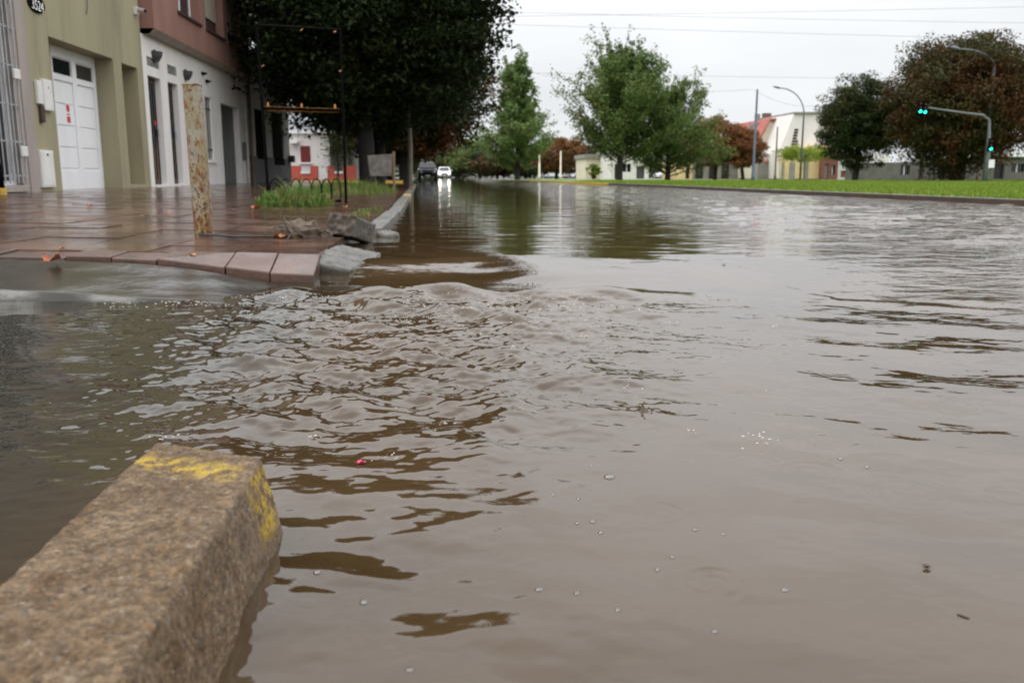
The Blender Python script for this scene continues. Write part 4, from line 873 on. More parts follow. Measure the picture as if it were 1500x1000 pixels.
weed_patch('strip of low green grass farther along the kerb', -2.0, 19.5, 1.0, 3.6, 2600, .36, 2)
weed_patch('thin grass in the joint behind the kerb', -.78, 9.2, .14, 1.6, 260, .07, 3)

# ------------------------------------------------------------------ black frame and bicycle rack
fz = ground_z(-2)
fr_ = thing('black_frame', 'tall thin black metal frame with orange clips on its middle rail', 'frame', (-1.75, 11.6, fz))
A_ = Vector((-2.2, 11.5, fz)); B_ = Vector((-1.27, 11.8, fz)); top = Vector((0, 0, 2.13))
for p, dxx in ((A_, -.04), (B_, .0)): MB().tube([p - Vector((0, 0, .05)), p + top + Vector((dxx, 0, 0))], .018, 8).build('post', M['black'], fr_)
MB().tube([A_ + top + Vector((-.06, 0, 0)), B_ + top + Vector((.02, 0, 0))], .016, 8).build('top_rail', M['black'], fr_)
ra = A_ + Vector((-.02, 0, 1.15)); rb = B_ + Vector((0, 0, 1.15))
MB().tube([ra, rb], .016, 8).build('middle_rail', M['black'], fr_)
MB().tube([ra + Vector((.03, -.012, -.026)), rb + Vector((-.05, -.012, -.026))], .0018, 6).build('cable', M['orange'], fr_)
MB().tube([ra + Vector((.03, -.012, .024)), rb + Vector((-.05, -.012, .020))], .0016, 6).build('cable', M['orange'], fr_)
for u in (.07, .48, .90):
    p = ra.lerp(rb, u); MB().tube([p + Vector((0, -.01, .02)), p + Vector((0, -.01, .055)), p + Vector((0, -.01, .075))], [.016, .013, .005], 8).build('clip', M['orange'], fr_)
for u, zv in ((.0, 1.64), (.97, 1.62), (.5, 2.09), (.92, 2.09)):
    p = A_.lerp(B_, u); MB().tube([p + Vector((0, -.03, zv)), p + Vector((.03, -.03, zv + .02))], .007, 6).build('clip', M['leafgold'], fr_)
br = thing('bicycle_rack', 'low black bicycle rack of thin hoops in the wild grass', 'bicycle rack', (-1.85, 11.6, fz))
p0 = Vector((-2.17, 11.42, fz)); p1 = Vector((-1.48, 12.0, fz)); side = Vector((.09, .26, 0))
MB().tube([p0, p1], .016, 6).build('base_bar', M['black'], br); MB().tube([p0 + side, p1 + side], .016, 6).build('base_bar', M['black'], br); MB().tube([p0, p0 + side], .016, 6).build('base_bar', M['black'], br)
for i in range(7):
    b = p0.lerp(p1, i / 6 + .005); e = b + side; pts = []
    for k_ in range(13):
        t_ = k_ / 12; pts.append(b.lerp(e, .5 - .5 * math.cos(math.pi * t_) * (1 if True else 0)) + Vector((0, 0, .29 * math.sin(math.pi * t_) ** .4)))
    MB().tube(pts, .008, 6).build('hoop', M['black'], br)
# leaning concrete notice slab
nb_ = thing('notice_board', 'pale weathered board on a wooden stake under the dark street trees', 'board', (at(557, 262, 22).x, 22, .12))
a = at(542, 258, 22); b = at(573, 228, 22)
m = MB(); m.v = [(a.x, 22, a.z), (b.x, 22.02, a.z), (b.x + .03, 22.02, b.z + .04), (a.x - .05, 22, b.z), (a.x, 22.05, a.z), (b.x, 22.07, a.z), (b.x + .03, 22.07, b.z + .04), (a.x - .05, 22.05, b.z)]; m.f = [(0,1,2,3),(7,6,5,4),(0,4,5,1),(1,5,6,2),(2,6,7,3),(3,7,4,0)]
m.build('board', material('weathered_board', (.20,.18,.16), (.09,.08,.07), .8, 7, 8, .3, 40), nb_)
MB().tube([(b.x + .05, 22.03, .0), (b.x + .06, 22.03, b.z + .1)], .035, 6).build('stake', M['wood'], nb_)

# ------------------------------------------------------------------ debris at the corner
k = rough_block('broken_kerb_piece', M['rubble'], (.21, .30, .13), .012, .006, .006, 7, loc=(-.60, 5.72, ground_z(-.6) + .05), rot=(R(-13), R(7), R(-22)), shape=lambda q: Vector((q.x, q.y + (.05 * (.5 - q.x / .21) + .5 * mnoise.fractal(q * 30, 1, 2, 3) * .06 if q.y < -.1 else 0), q.z)))
k.data.materials.append(M['root'])
for f in k.data.polygons: f.material_index = 1 if f.normal.y < -.35 else 0
tag(k, 'broken tilted piece of grey kerb at the flooded pavement corner', 'kerb piece')
k = rough_block('broken_slab', M['rubble'], (.26, .60, .08), .014, .008, .008, 9, loc=(-.53, 4.66, .032), rot=(R(3), R(11), R(-12)), shape=lambda q: Vector((q.x * (1 - .35 * (q.y > .1) * q.y), q.y, q.z)))
tag(k, 'pale broken concrete slab end sloping into the water', 'slab')
k = rough_block('rubble_stone', M['rubble'], (.12, .16, .07), .02, .02, .008, 12, loc=(-.40, 6.35, .055), rot=(R(8), R(-6), R(30))); tag(k, 'small rubble stone half sunk beside the broken kerb piece', 'stone')
def root_clump():
    rg = random.Random(5); root = thing('root_clump', 'clump of tangled muddy roots and leaves lying on the pavement', 'debris', (-.87, 5.45, ground_z(-.87)))
    body = MB(); body.sphere((-.87, 5.47, .135), .115, 18, 10, (1.05, .75, .62)); o = body.build('soil_lump', M['soil'], root, smooth=False)
    for v in o.data.vertices: v.co += v.co.normalized() * mnoise.fractal(v.co * 30, 1, 2, 4) * .035
    for i in range(26):
        a = rg.uniform(0, 6.28); e = rg.uniform(0, 1.2); p = Vector((-.87 + .08 * math.cos(a), 5.47 + .05 * math.sin(a), .15 + rg.uniform(-.02, .04))); pts = [p]
        d = Vector((math.cos(a + 1.4), math.sin(a + 1.4) * .7, rg.uniform(-.2, .5)))
        for j in range(5): d = (d + Vector((rg.uniform(-.7, .7), rg.uniform(-.7, .7), rg.uniform(-.5, .25)))).normalized(); q = pts[-1] + d * rg.uniform(.025, .05); q.z = max(q.z, .112); pts.append(q)
        MB().tube(pts, [.005, .0045, .004, .003, .0025, .0015], 5).build('root', M['root'], root, smooth=True)
root_clump()
cb = [(-1.47, 5.48), (-1.36, 5.40), (-1.22, 5.36), (-1.1, 5.38), (-1.0, 5.42), (-.92, 5.41)]
tag(MB().tube([(x, y, ground_z(x) + .008 + .004 * (i % 2)) for i, (x, y) in enumerate(cb)], .007, 6).build('cable', M['wire'], smooth=True, origin=(-1.2, 5.4, .12)), 'thin black cable lying from the bollard foot to the root clump', 'cable')
def leaf(name, label, x, y, z, s, rot, mat, grp=None, curl=.3, tilt=0):
    # lobed dry leaf with a stalk
    m = MB(); n = 20; cpt = len(m.v); m.v.append((0, 0, 0))
    for i in range(n):
        a = 2 * math.pi * i / n; r = s * (.62 + .38 * abs(math.cos(2.5 * a))) * (1 if i % 2 else .86); m.v.append((r * math.cos(a), r * math.sin(a) * .8, curl * s * (abs(math.sin(a)) ** 1.5) * (1 if math.cos(a * 3) > -.2 else .4) + .002))
    for i in range(n): m.f.append((0, 1 + i, 1 + (i + 1) % n))
    m.tube([(-s * .9, 0, .004), (-s * 1.5, s * .15, .006)], s * .03, 4)
    o = m.build(name, mat, origin=(0, 0, 0)); o.location = (x, y, z); o.rotation_euler = (tilt, 0, rot); return tag(o, label, 'leaf', grp)
LV = [((78,402), .05, 'leafdry', 'orange lobed leaf on the wet grey drive slab', .6), ((283,376), .02, 'leafgold', 'tiny golden leaf on the pink edge tiles', .5), ((375,306), .06, 'leafdry', 'curled orange brown leaf between bollard and bicycle rack', .6), ((131,303), .035, 'leafdry', 'bright orange scrap of leaf on the open pavement', .8), ((245,314), .04, 'leafdry', 'small red leaf left of the bollard foot', .3), ((213,317), .06, 'leafdark', 'dark wet leaf lying flat near the small red leaf', .1), ((57,302), .05, 'leafdark', 'dark flat leaf on the pavement before the barred window', .1), ((460,303), .07, 'leafdry', 'brown leaf caught at the edge of the wild grass', .4), ((505,304), .05, 'leafgold', 'tan leaf beside the wild grass near the kerb', .4), ((90,366), .018, 'leafgold', 'tiny pale leaf on the slab joint', .4), ((345,308), .03, 'leafdark', 'dark leaf scrap right of the bollard', .3), ((155,302), .03, 'leafdark', 'greenish brown leaf scrap near the bright orange one', .2)]
for (px, py), s, mt, lb, cu_ in LV:
    z = .12
    for _ in range(4): p = atz(px, py, z); z = ground_z(p.x) + .004 if p.y > 4.35 else ((ground_z(p.x) + edge_front(p.x)) / 2 + .006 if p.y > 4.1 else .06 + .05 * (p.y - 3.6) / .5 + .012)
    leaf('fallen_leaf', lb, p.x, p.y, z + .004, s, random.uniform(0, 6), M[mt], None, cu_)
for p, s, mt, lb in (((-.99, 5.40), .035, 'leafdry', 'red leaf stuck to the near side of the root clump'), ((-.96, 5.37), .028, 'leafgold', 'yellow scrap of leaf below the root clump'), ((-.72, 5.62), .045, 'leafdark', 'dark red leaf wedged under the broken kerb piece')):
    leaf('fallen_leaf', lb, p[0], p[1], ground_z(p[0]) + .008, s, random.uniform(0, 6), M[mt], None, .6)
q = atz(530, 679, 0); z = float(water_h(q.x, q.y)); leaf('pink_petal', 'tiny pink petal floating on the rippled water', q.x, q.y, z + .001, .009, .5, M['petal'], None, .5)

# ------------------------------------------------------------------ foam and bubbles
rg = np.random.default_rng(23); fm = MB()
def foam_dot(x, y, r): fm.sphere((x, y, float(water_h(x, y)) - .1 * r), r, 6, 3, (1, 1, .55), half=True)
spots = []
for i in range(70):
    x = rg.normal(.1, .36); yr_ = 3.55 - .22 * max(0, x - .2); y = yr_ - abs(rg.normal(0, .38)) + .06; st_ = rg.uniform(.008, .035)
    for j in range(rg.integers(4, 16)): spots.append((x + rg.normal() * st_ * 1.5, y + rg.normal() * st_, rg.uniform(.0007, .0032)))
for i in range(26):
    x = rg.normal(.1, .5); y = rg.uniform(1.5, 3.1)
    for j in range(rg.integers(3, 10)): spots.append((x + rg.normal() * .016, y + rg.normal() * .012, rg.uniform(.0007, .0028)))
for i in range(50): spots.append((rg.uniform(-1.0, 1.6), rg.uniform(1.0, 3.6), rg.uniform(.0006, .002)))
for i in range(30):
    x = rg.uniform(-1.3, -.5); y = rg.uniform(3.35, 3.6)
    for j in range(8): spots.append((x + rg.normal() * .04, y + rg.normal() * .015, rg.uniform(.001, .0035)))
hs_ = water_h(np.array([s[0] for s in spots]), np.array([s[1] for s in spots]))
for (x, y, r), hh in zip(spots, hs_): fm.sphere((x, y, hh - .1 * r), r, 6, 3, (rg.uniform(.8, 1.8), 1, .5), half=True)
fo = fm.build('foam', M['foam'], smooth=True); tag(fo, 'flecks of pale foam and froth on the churned water', 'foam', kind='stuff')
BB = [((893,697), .008), ((1019,773), .0045), ((868,764), .005), ((880,779), .0045), ((845,767), .004), ((790,865), .0045), ((845,873), .004), ((1047,926), .004), ((1150,866), .0045), ((1060,781), .0035), ((1231,672), .005), ((1270,683), .005), ((1038,435), .012), ((810,726), .004), ((847,731), .004), ((1357,833), .004), ((985,815), .004), ((905,898), .0035), ((533,881), .005), ((465,842), .005), ((600,982), .004), ((963,833), .004), ((925,530), .006), ((990,540), .006)]
bb0 = MB().sphere((0, 0, 0), 1, 14, 7, half=True).mesh('bubble'); bb0.shade_smooth(); bb0.materials.append(M['bubble'])
for (px, py), r in BB:
    p = atz(px, py, 0); o = link('water_bubble', bb0, None, None, (p.x, p.y, float(water_h(p.x, p.y)) - .15 * r)); o.scale = (r * random.uniform(.8, 1.25), r * random.uniform(.75, 1.1), r * .7)
    tag(o, 'clear half round air bubble floating on the brown water', 'bubble', 'air bubbles on the water')
p = atz(941, 606, 0); z = float(water_h(p.x, p.y)); sp = MB()
prof = [(.017, -.002), (.011, .002), (.006, .006), (.003, .010), (.0018, .013), (.001, .015)]
for i, (r, hh) in enumerate(prof):
    for k_ in range(10): a = 2 * math.pi * k_ / 10; rr = r * (1 + .2 * math.sin(3 * a + 1)); sp.v.append((p.x + rr * math.cos(a), p.y + rr * math.sin(a), z + hh))
for i in range(len(prof) - 1):
    for k_ in range(10): a = i * 10 + k_; b = i * 10 + (k_ + 1) % 10; sp.f.append((a, b, b + 10, a + 10))
sp.sphere((p.x + .003, p.y, z + .019), .0018, 8, 6)
for dx_, dz_ in ((.014, .006), (-.012, .008), (.02, .003)): sp.sphere((p.x + dx_, p.y + .003, z + dz_), .002, 6, 4)
tag(sp.build('raindrop_splash', M['water'], smooth=True, origin=(p.x, p.y, z)), 'raindrop splash rising in a small spike from the water', 'splash')

for (px, py), ln, az, lb in (((945, 392), .16, .1, 'thin brown stick floating on the smooth band of water'), ((1411, 905), .014, -.9, 'tiny twig floating on the open brown water'), ((1300, 488), .07, -.4, 'short brown twig floating among the dark streaks'), ((655, 560), .05, .6, 'short dark twig riding the choppy water')):
    p = atz(px, py, .02 if py < 430 else 0); pts = []
    for k_ in range(5): u = (k_ / 4 - .5) * ln; x_, y_ = p.x + u * math.cos(az), p.y + u * math.sin(az) + .04 * ln * math.sin(k_ * 2); pts.append((x_, y_, float(water_h(x_, y_)) + .001))
    tag(MB().tube(pts, [.0006, .0011, .0012, .001, .0006], 5).build('floating_twig', M['root'], origin=(p.x, p.y, 0)), lb, 'twig')
for (px, py), sz, lb in (((1060, 394), .014, 'small brown leaf floating on the smooth band of water'), ((1357, 835), .007, 'tiny brown leaf scrap floating on the still brown water'), ((700, 640), .010, 'dark leaf scrap floating near the brown reflections')):
    p = atz(px, py, .02 if py < 430 else 0); leaf('floating_leaf', lb, p.x, p.y, float(water_h(p.x, p.y)) + .001, sz, px, M['leafdark'], None, .25)

# ------------------------------------------------------------------ cars
def wheel(parent, x, y, r, w=.2):
    t_ = MB().tube([(x - w / 2, y, r), (x + w / 2, y, r)], r, 18).build('tyre', M['tyre'], parent, local=True); MB().tube([(x - w / 2 - .006, y, r), (x + w / 2 + .006, y, r)], r * .62, 14).build('rim', M['rim'], t_, local=True)
def car(name, label, loc, rotz, paint, kind='hatch', lights=False):
    """car facing -Y in its own frame"""
    c = thing(name, label, 'car' if kind != 'pickup' else 'pickup', loc, rotz=rotz); w = .84
    low = {'hatch': [(-2.0, .25), (-2.05, .55), (-1.95, .78), (-.95, .92), (1.75, .98), (2.0, .85), (2.02, .45), (1.95, .25)], 'pickup': [(-2.5, .32), (-2.55, .62), (-2.45, .9), (-1.3, 1.0), (2.5, 1.0), (2.55, .75), (2.5, .35)]}[kind]
    cab = {'hatch': [(-1.0, .90), (-.35, 1.38), (.3, 1.45), (1.3, 1.40), (1.78, .96)], 'pickup': [(-1.35, .98), (-.7, 1.52), (.35, 1.56), (.62, .99)]}[kind]
    b = MB().prism(low, 'x', -w, w).build('body', paint, c, bevel=.07, local=True)
    cb_ = MB(); n = len(cab)
    for s, wx in ((-1, 1), (1, 1)):
        for (y, z) in cab: k_ = (z - .9) / .6; cb_.v.append((s * (w - .04 - .16 * max(0, k_)), y, z))
    cb_.f = [tuple(range(n)), tuple(range(2 * n - 1, n - 1, -1))] + [(i, i + n, (i + 1) % n + n, (i + 1) % n) for i in range(n)]
    cb_.build('cabin', paint, c, bevel=.04, local=True)
    y0, z0 = cab[0]; y1, z1 = cab[1]
    MB().quad((-.66, y0 + .06, z0 + .06), (.66, y0 + .06, z0 + .06), (.56, y1 - .03, z1 - .05), (-.56, y1 - .03, z1 - .05)).build('windscreen', M['glassdark'], c, local=True).location = (0, -.03, .03)
    for s in (-1, 1):
        ya, yb = cab[1][0], cab[-2][0]; xx = lambda z: s * (w - .03 - .16 * (z - .9) / .6 + .012)
        ym_ = (ya + yb) / 2
        for p_, q_ in ((cab[0][0] + .35, ym_ - .04), (ym_ + .04, cab[-1][0] - .22)):
            t0 = max(p_, ya + .08) ; t1 = min(q_, yb - .05)
            MB().quad((xx(1.02), p_, 1.02), (xx(1.02), q_, 1.02), (xx(1.34), t1, 1.34), (xx(1.34), t0, 1.34)).build('side_window', M['glassdark'], c, local=True)
        for yw in (low[0][0] + .72, low[-1][0] - .72): wheel(c, s * (w - .1), yw, .31)
        hy = low[1][0] - .03; hl = MB().sphere((s * .58, hy + .07, .68), .1, 12, 8, (1.35, .6, .9)).build('headlight', M['headlight'] if lights else M['lampglass'], c, local=True, smooth=True)
        MB().box((s * (w + .02), cab[0][0] + .1, .95), (s * (w + .2), cab[0][0] + .22, 1.08)).build('mirror', paint, c, local=True, bevel=.02)
    MB().box((-.35, low[1][0] - .045, .4), (.35, low[1][0] + .02, .6)).build('grille', M['black'], c, local=True)
    MB().box((-.22, low[1][0] - .06, .33), (.22, low[1][0] - .046, .42)).build('number_plate', M['lettering'], c, local=True)
    return c
wz = .03
car('white_car', 'white car with lit headlamps driving towards the flood', (at(651, 262, 118).x, 118, wz), R(0), M['carwhite'], 'hatch', True)
car('parked_pickup', 'dark pickup parked at the left kerb under the trees', (at(626, 262, 82).x, 82, wz), R(2), M['cardark'], 'pickup')
car('white_pickup', 'white pickup seen side on beyond the grass verge', (at(816, 261, 150).x, 150, -.139), R(-82), M['carwhite'], 'pickup')
car('small_white_car', 'small white car parked right of the white pickup', (at(852, 261, 150).x, 150, -.139), R(-80), M['carwhite'], 'hatch')
car('silver_car', 'silver car parked in front of the cream house behind the bright bush', (at(880, 261, 150).x, 150, -.139), R(-80), M['carsilver'], 'hatch')
car('white_hatchback', 'white car half hidden behind the bushy green tree', (at(976, 261, 150).x, 150, -.139), R(-80), M['carwhite'], 'hatch')
car('distant_car', 'white car far away at the bend of the road', (at(734, 261, 150).x, 150, -.139), R(-60), M['carwhite'], 'hatch')

# ------------------------------------------------------------------ houses across the lawn
def front_house(name, label, px0, px1, pyt, Y, mt, openings=(), depth=7, roof=None, pyb=262):
    """house whose front faces the camera side; openings (px0, px1, py0, py1, material, part name)"""
    a, b = at(px0, pyb, Y), at(px1, pyb, Y); zt = at(px0, pyt, Y).z
    h = thing(name, label, 'house', ((a.x + b.x) / 2, Y, GZ))
    ops = [(at(o[0], 0, Y).x if False else at(o[0], pyb, Y).x, at(o[1], pyb, Y).x, max(GZ - .1, at(o[0], o[3], Y).z), at(o[0], o[2], Y).z, o[4], o[5]) for o in openings]
    xs_ = sorted({a.x, b.x, *[v for o in ops for v in o[:2]]}); zs = sorted({-.1, zt, *[v for o in ops for v in o[2:4]]}); m = MB()
    for x0, x1 in zip(xs_, xs_[1:]):
        for z0, z1 in zip(zs, zs[1:]):
            if any(o[0] < (x0 + x1) / 2 < o[1] and o[2] < (z0 + z1) / 2 < o[3] for o in ops): continue
            m.quad((x0, Y, z0), (x1, Y, z0), (x1, Y, z1), (x0, Y, z1))
    for o in ops:
        for s in ((o[0], o[0]), (o[1], o[1])): m.quad((s[0], Y, o[2]), (s[0], Y, o[3]), (s[0], Y + .25, o[3]), (s[0], Y + .25, o[2]))
        for zz_ in o[2:4]: m.quad((o[0], Y, zz_), (o[1], Y, zz_), (o[1], Y + .25, zz_), (o[0], Y + .25, zz_))
    m.quad((a.x, Y, -.1), (a.x, Y + depth, -.1), (a.x, Y + depth, zt), (a.x, Y, zt)); m.quad((b.x, Y, -.1), (b.x, Y, zt), (b.x, Y + depth, zt), (b.x, Y + depth, -.1)); m.quad((a.x, Y, zt), (b.x, Y, zt), (b.x, Y + depth, zt), (a.x, Y + depth, zt))
    me = bpy.data.meshes.new('wall'); me.from_pydata([tuple(Vector(v) - OFF[h.name]) for v in m.v], [], m.f); link('wall', me, M[mt], h)
    for o in ops:
        w_ = MB().box((o[0], Y + .2, o[2]), (o[1], Y + .24, o[3])).build(o[5], M[o[4]], h)
        if o[5] == 'window': MB().box(((o[0] + o[1]) / 2 - .03, Y + .16, o[2]), ((o[0] + o[1]) / 2 + .03, Y + .199, o[3])).build('mullion', M['whitepaint'], w_)
    if roof:
        MB().box((a.x - .2, Y - .3, zt + .002), (b.x + .2, Y + depth, zt + roof[1])).build('roof', M[roof[0]], h)
    return h, a, b, zt
front_house('beige_house', 'beige and white house seen under the tallest tree, left end', 858, 893, 232, 92, 'cream', [(866, 874, 240, 262, 'darkwood', 'door'), (880, 888, 240, 250, 'glassdark', 'window')], roof=('greystone', .4))
front_house('white_low_house', 'white low house between the trunks of the tallest tree and the bushy one', 894, 950, 226, 86, 'whitewall', [(900, 906, 240, 262, 'darkwood', 'door'), (912, 924, 240, 252, 'glassdark', 'window'), (932, 944, 244, 262, 'greymetal', 'gate')], roof=('greystone', .35))
front_house('yellow_house', 'yellow fronted low house behind the bushy tree', 996, 1014, 232, 84, 'yellowwall', [(1004, 1010, 240, 262, 'dark', 'door')], roof=('greystone', .3))
front_house('brown_row_house', 'long dim beige row house behind the reddish brown trees', 1014.5, 1112, 228, 84, 'greystone', [(1018, 1030, 238, 262, 'dark', 'gate'), (1038, 1046, 240, 262, 'darkwood', 'door'), (1056, 1068, 240, 262, 'darkwood', 'gate'), (1080, 1090, 242, 254, 'glassdark', 'window'), (1098, 1104, 240, 262, 'darkwood', 'door')], roof=('greystone', .3))
# red roofed gable house
Yr = 78
h = thing('red_roof_house', 'tall white gabled house with steep red roof behind the reddish trees', 'house', (at(1140, 262, Yr).x, Yr, GZ))
def Q(px, py): p = at(px, py, Yr); return (p.x, p.z)
poly = [Q(1113, 262), Q(1113, 206), Q(1128, 178), Q(1150, 178), Q(1166, 215), Q(1166, 262)]
MB().prism(poly, 'y', Yr, Yr + 9).build('wall', M['cream'], h)
e0, e1, e2, e3 = Q(1110, 209), Q(1127.5, 176.5), Q(1150.5, 176.5), Q(1168, 218)
rf = MB().prism([e0, e1, (e1[0], e1[1] + .18), (e0[0] - .18, e0[1])], 'y', Yr - .25, Yr + 9.3).prism([(e1[0] + .005, e1[1]), (e2[0] - .005, e2[1]), (e2[0] - .005, e2[1] + .17), (e1[0] + .005, e1[1] + .17)], 'y', Yr - .25, Yr + 9.3).prism([e2, e3, (e3[0] + .18, e3[1]), (e2[0], e2[1] + .18)], 'y', Yr - .25, Yr + 9.3).build('roof', M['rooftile'], h)
for i in range(4):
    f0 = .15 + .2 * i; q0 = (e0[0] + (e1[0] - e0[0]) * f0, e0[1] + (e1[1] - e0[1]) * f0 + .19); q1 = (e0[0] + (e1[0] - e0[0]) * (f0 + .15), e0[1] + (e1[1] - e0[1]) * (f0 + .15) + .19)
    for yv in (Yr + 2.2, Yr + 3.4): MB().quad((q0[0] - .08, yv, q0[1]), (q0[0] - .08, yv + 1.1, q0[1]), (q1[0] - .08, yv + 1.1, q1[1]), (q1[0] - .08, yv, q1[1])).build('roof_panel', M['glassdark'], rf)
tk = at(1123, 172, Yr + 4)
MB().tube([(tk.x, Yr + 4, tk.z - 1.2), (tk.x, Yr + 4, tk.z - .35), (tk.x, Yr + 4, tk.z + .35)], [.38, .42, .42], 12).build('water_tank', M['rustpipe'], h)
MB().box((tk.x - 1.0, Yr + 4, tk.z - 1.5), (tk.x - .6, Yr + 4.4, tk.z + .3)).build('chimney', M['greystone'], h)
MB().box((Q(1100, 262)[0], Yr - 1.6, -.1), (Q(1140, 262)[0], Yr - .003, Q(1100, 236)[1])).build('porch', M['greystone'], h)
MB().box((Q(1121, 262)[0], Yr - 1.65, .1), (Q(1126, 262)[0], Yr - 1.601, Q(1100, 243)[1])).build('door', M['redshutter'], h)
MB().prism([Q(1110, 238), Q(1141, 222), Q(1141, 225), Q(1110, 240)], 'y', Yr - 1.7, Yr - .004).build('porch_roof', M['rooftile'], h)
# steep white hall
Ya = 74
h = thing('steep_white_hall', 'tall white hall with a steep sloping side and a strip of small panes', 'building', (at(1185, 262, Ya).x, Ya, GZ))
def Q2(px, py): p = at(px, py, Ya); return (p.x, p.z)
MB().prism([Q2(1141, 262), Q2(1141, 224), Q2(1163, 167), Q2(1222, 167), Q2(1222, 262)], 'y', Ya, Ya + 8).build('wall', M['whitewall'], h)
MB().prism([Q2(1142, 262), Q2(1142, 232), Q2(1176, 214), Q2(1204, 214), Q2(1204, 262)], 'y', Ya - 1.2, Ya - .003).build('porch_wall', M['yellowwall'], h)
MB().prism([Q2(1163, 166.9), Q2(1224, 166.9), Q2(1224, 164.5), Q2(1163, 164.5)], 'y', Ya - .2, Ya + 8).build('coping', M['greystone'], h)
for i in range(7):
    for j in range(2 + (i > 3)):
        px = 1158.5 + j * 3.2 + (6 - i) * .9 - j * (6 - i) * .05; py = 189 + i * 4.2
        a, b = Q2(px, py), Q2(px + 2.2, py + 3.0); MB().box((a[0], Ya - .06, b[1]), (b[0], Ya - .004, a[1])).build('pane', M['glassdark'], h)
for px0, px1 in ((1150, 1154), (1162, 1170), (1184, 1190)): MB().box((Q2(px0, 0)[0], Ya - 1.26, .1), (Q2(px1, 0)[0], Ya - 1.201, Q2(px0, 238)[1])).build('door', M['greystone'], h)
front_house('dark_red_house', 'low dark red fronted house between the white hall and the dark round tree', 1204.5, 1226, 228, 72, 'brick', [(1207, 1213, 240, 262, 'greystone', 'door'), (1216, 1223, 242, 256, 'glassdark', 'window')], roof=('rooftile', .3))
h, a, b, zt = front_house('white_garden_house', 'white walled house with red lattice behind the dark round tree', 1226.5, 1300, 226, 73, 'whitewall', [(1231, 1249, 250, 260, 'brick', 'lattice'), (1262, 1270, 246, 262, 'darkwood', 'door'), (1280, 1290, 242, 254, 'glassdark', 'window')])
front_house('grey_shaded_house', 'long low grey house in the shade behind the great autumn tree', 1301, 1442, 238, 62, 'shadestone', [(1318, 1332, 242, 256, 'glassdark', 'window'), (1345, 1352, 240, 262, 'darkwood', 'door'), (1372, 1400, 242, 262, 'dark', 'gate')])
front_house('flat_roofed_house', 'low shade-darkened house with a pale flat roof edge behind the traffic light', 1443, 1560, 230, 58, 'shadestone', [(1455, 1470, 240, 262, 'dark', 'gate'), (1480, 1500, 240, 252, 'glassdark', 'window')], roof=('whitepaint', .3))
# far tower block
h = thing('far_tower', 'small pale apartment tower far off above the treetops', 'building', (at(797, 250, 260).x, 260, 0))
a, b = at(788, 200, 260), at(808, 258, 260); MB().box((a.x, 260, 0), (b.x, 268, a.z - 1.0)).build('wall', M['greystone'], h); c0, c1 = at(797, 194, 260), at(806, 200, 260); MB().box((c0.x, 261, a.z - 1.0 + .002), (c1.x, 265, c0.z)).build('roof_room', M['greystone'], h)
for i in range(3):
    for j in range(3): x = a.x + .5 + j * 1.3; z = a.z - 2.6 - i * 2.6; MB().box((x, 259.95, z), (x + .7, 259.997, z + 1.1)).build('window', M['glassdark'], h)

# ------------------------------------------------------------------ poles, lamps, signals, wires
def pole(name, label, px, pyt, Y, r, mt, cat='pole', grp=None, r2=None):
    b = at(px, 262, Y); t_ = at(px, pyt, Y); o = MB().tube([(0, 0, -.2), (0, 0, .25), (0, 0, .27), (0, 0, t_.z - GZ)], [r * 1.5, r * 1.5, r, r2 or r * .75], 10).build(name, M[mt], smooth=True); o.location = (b.x, Y, GZ); return tag(o, label, cat, grp)
pole('tall_pole', 'tall dark blue grey pole in front of the red roofed house', 1103, 131, 56, .08, 'poleblue')
pole('utility_pole', 'short dark pole standing before the steep white hall', 1135, 186, 66, .07, 'rustpipe')
pole('utility_pole', 'pale utility pole left of the russet domed tree', 790, 226, 85, .10, 'cream')
pole('utility_pole', 'pale utility pole with blue top beside the white pickup', 821, 221, 84, .09, 'cream')
pole('wooden_pole', 'slim wooden pole just left of the traffic light post', 1431, 198, 44, .05, 'wood')
def lamp(name, label, px, Y, px_tip, py_tip, py_bend, mt='polegrey'):
    b = at(px, 262, Y); bend = at(px, py_bend, Y); tip = at(px_tip, py_tip, Y); l = thing(name, label, 'street lamp', (b.x, Y, GZ)); pts = [(b.x, Y, GZ - .2), (b.x, Y, bend.z)]
    for k_ in range(1, 9):
        a = k_ / 8 * math.pi / 2; pts.append((b.x + (tip.x - b.x) * .8 * (1 - math.cos(a)), Y, bend.z + (tip.z - .08 - bend.z) * math.sin(a)))
    MB().tube(pts, [.075, .055] + [.035] * 8, 8).build('pole', M[mt], l, smooth=True); e = Vector(pts[-1]); d = (tip - e)
    MB().tube([e, e + d * .25, e + d], [.035, .07, .04], 8).build('lamp_head', M['polegrey'], l, smooth=True); return l
lamp('street_lamp', 'curved grey street lamp in front of the steep white hall', 1172, 52, 1133, 127, 168)
lamp('street_lamp', 'curved grey street lamp before the crown of the great autumn tree', 1441, 38.2, 1393, 69, 98)
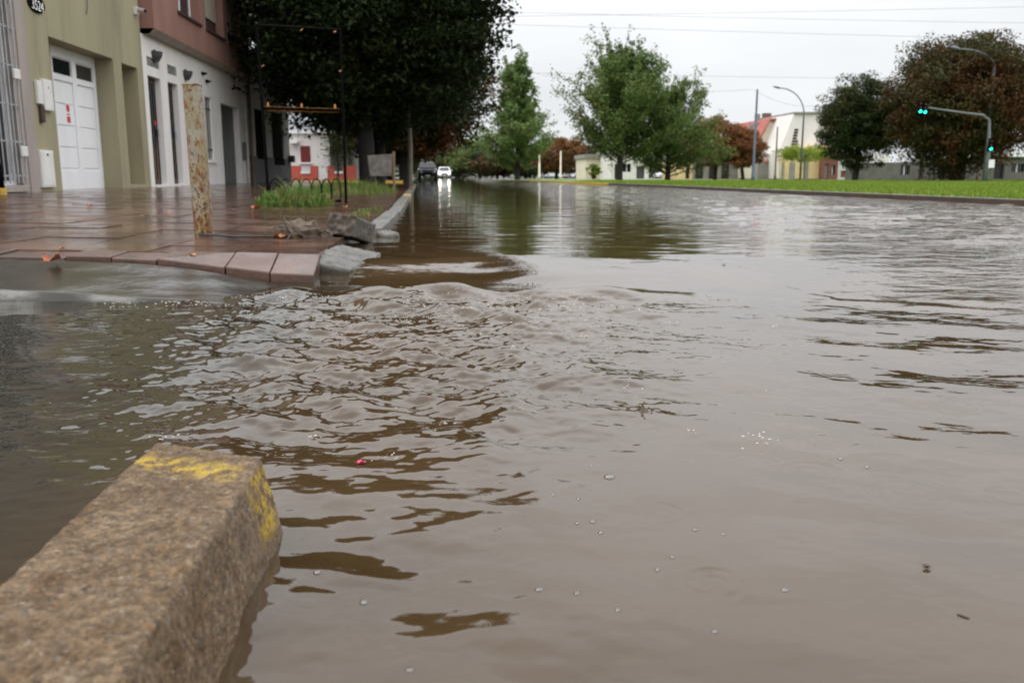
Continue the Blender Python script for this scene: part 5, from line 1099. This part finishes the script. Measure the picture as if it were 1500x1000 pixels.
# traffic light with a cantilever arm
Yt = 35.5
b = at(1444, 262, Yt); tl = thing('traffic_light', 'traffic light with green lamps on a long arm over the lawn', 'traffic light', (b.x, Yt, GZ)); tp = at(1449, 176, Yt); ae = at(1352, 157, Yt); am = at(1415, 166, Yt); ak = at(1440, 169, Yt)
MB().tube([(b.x, Yt, GZ - .2), (b.x + .02, Yt, 1.4), (tp.x, Yt, tp.z), (ak.x, Yt, ak.z), (am.x, Yt, am.z), (ae.x, Yt, ae.z)], [.085, .07, .055, .05, .04, .03], 10).build('pole', M['polegrey'], tl, smooth=True)
def signal(px, py, dx=0):
    p = at(px, py, Yt - .16); hd = MB().box((p.x - .075, Yt - .13, p.z - .1), (p.x + .075, Yt + .02, p.z + .42)).build('signal_head', M['black'], tl, bevel=.015)
    for i in range(3):
        z = p.z + i * .16; MB().tube([(p.x, Yt - .131, z), (p.x, Yt - .15, z)], .062, 14).build('lens', M['greenlight'] if i == 0 else M['redlens'], hd)
        hood = MB()
        for k_ in range(9):
            a = math.pi * k_ / 8; hood.v += [(p.x + .07 * math.cos(a), Yt - .13, z + .07 * math.sin(a)), (p.x + .07 * math.cos(a), Yt - .24, z + .07 * math.sin(a))]
        hood.f = [(2 * i_, 2 * i_ + 1, 2 * i_ + 3, 2 * i_ + 2) for i_ in range(8)]; hood.build('visor', M['black'], hd)
signal(1348.5, 163); signal(1355.5, 164); signal(1452, 218)
a, b2_ = at(1447, 234, Yt), at(1454, 246, Yt); MB().box((a.x, Yt - .11, b2_.z), (b2_.x, Yt - .09, a.z)).build('sign_plate', M['whitepaint'], tl)
for i, (pa, pb, Y_, lb) in enumerate((((769, 27), (1500, 52), 50, 'power line high over the tallest tree'), ((833, 10), (1500, 28), 48, 'uppermost power line crossing the open sky'), ((785, 98), (1303, 110), 54, 'power line passing behind the tallest tree at mid height'), ((700, 14), (1500, 4), 46, 'faint power line near the zenith side of the sky'), ((785, 108), (1103, 131), 56, 'power line running to the top of the blue grey pole'), ((1103, 131), (1215, 152), 56, 'power line sagging from the blue grey pole to the round tree'))):
    a, b = at(*pa, Y_), at(*pb, Y_); d = b - a; lo = 1.6 if i < 4 else 0; a2 = a - d * (lo if i < 5 else 0); b3 = b + d * (.6 if i < 4 else 0); pts = []
    for k_ in range(25): t_ = k_ / 24; p = a2.lerp(b3, t_); p.z -= (.5 if i >= 4 else .35) * 4 * t_ * (1 - t_) - (.0); pts.append(p)
    tag(MB().tube(pts, .006, 5).build('power_line', M['wire'], origin=tuple(a2)), lb, 'power line', 'power lines')
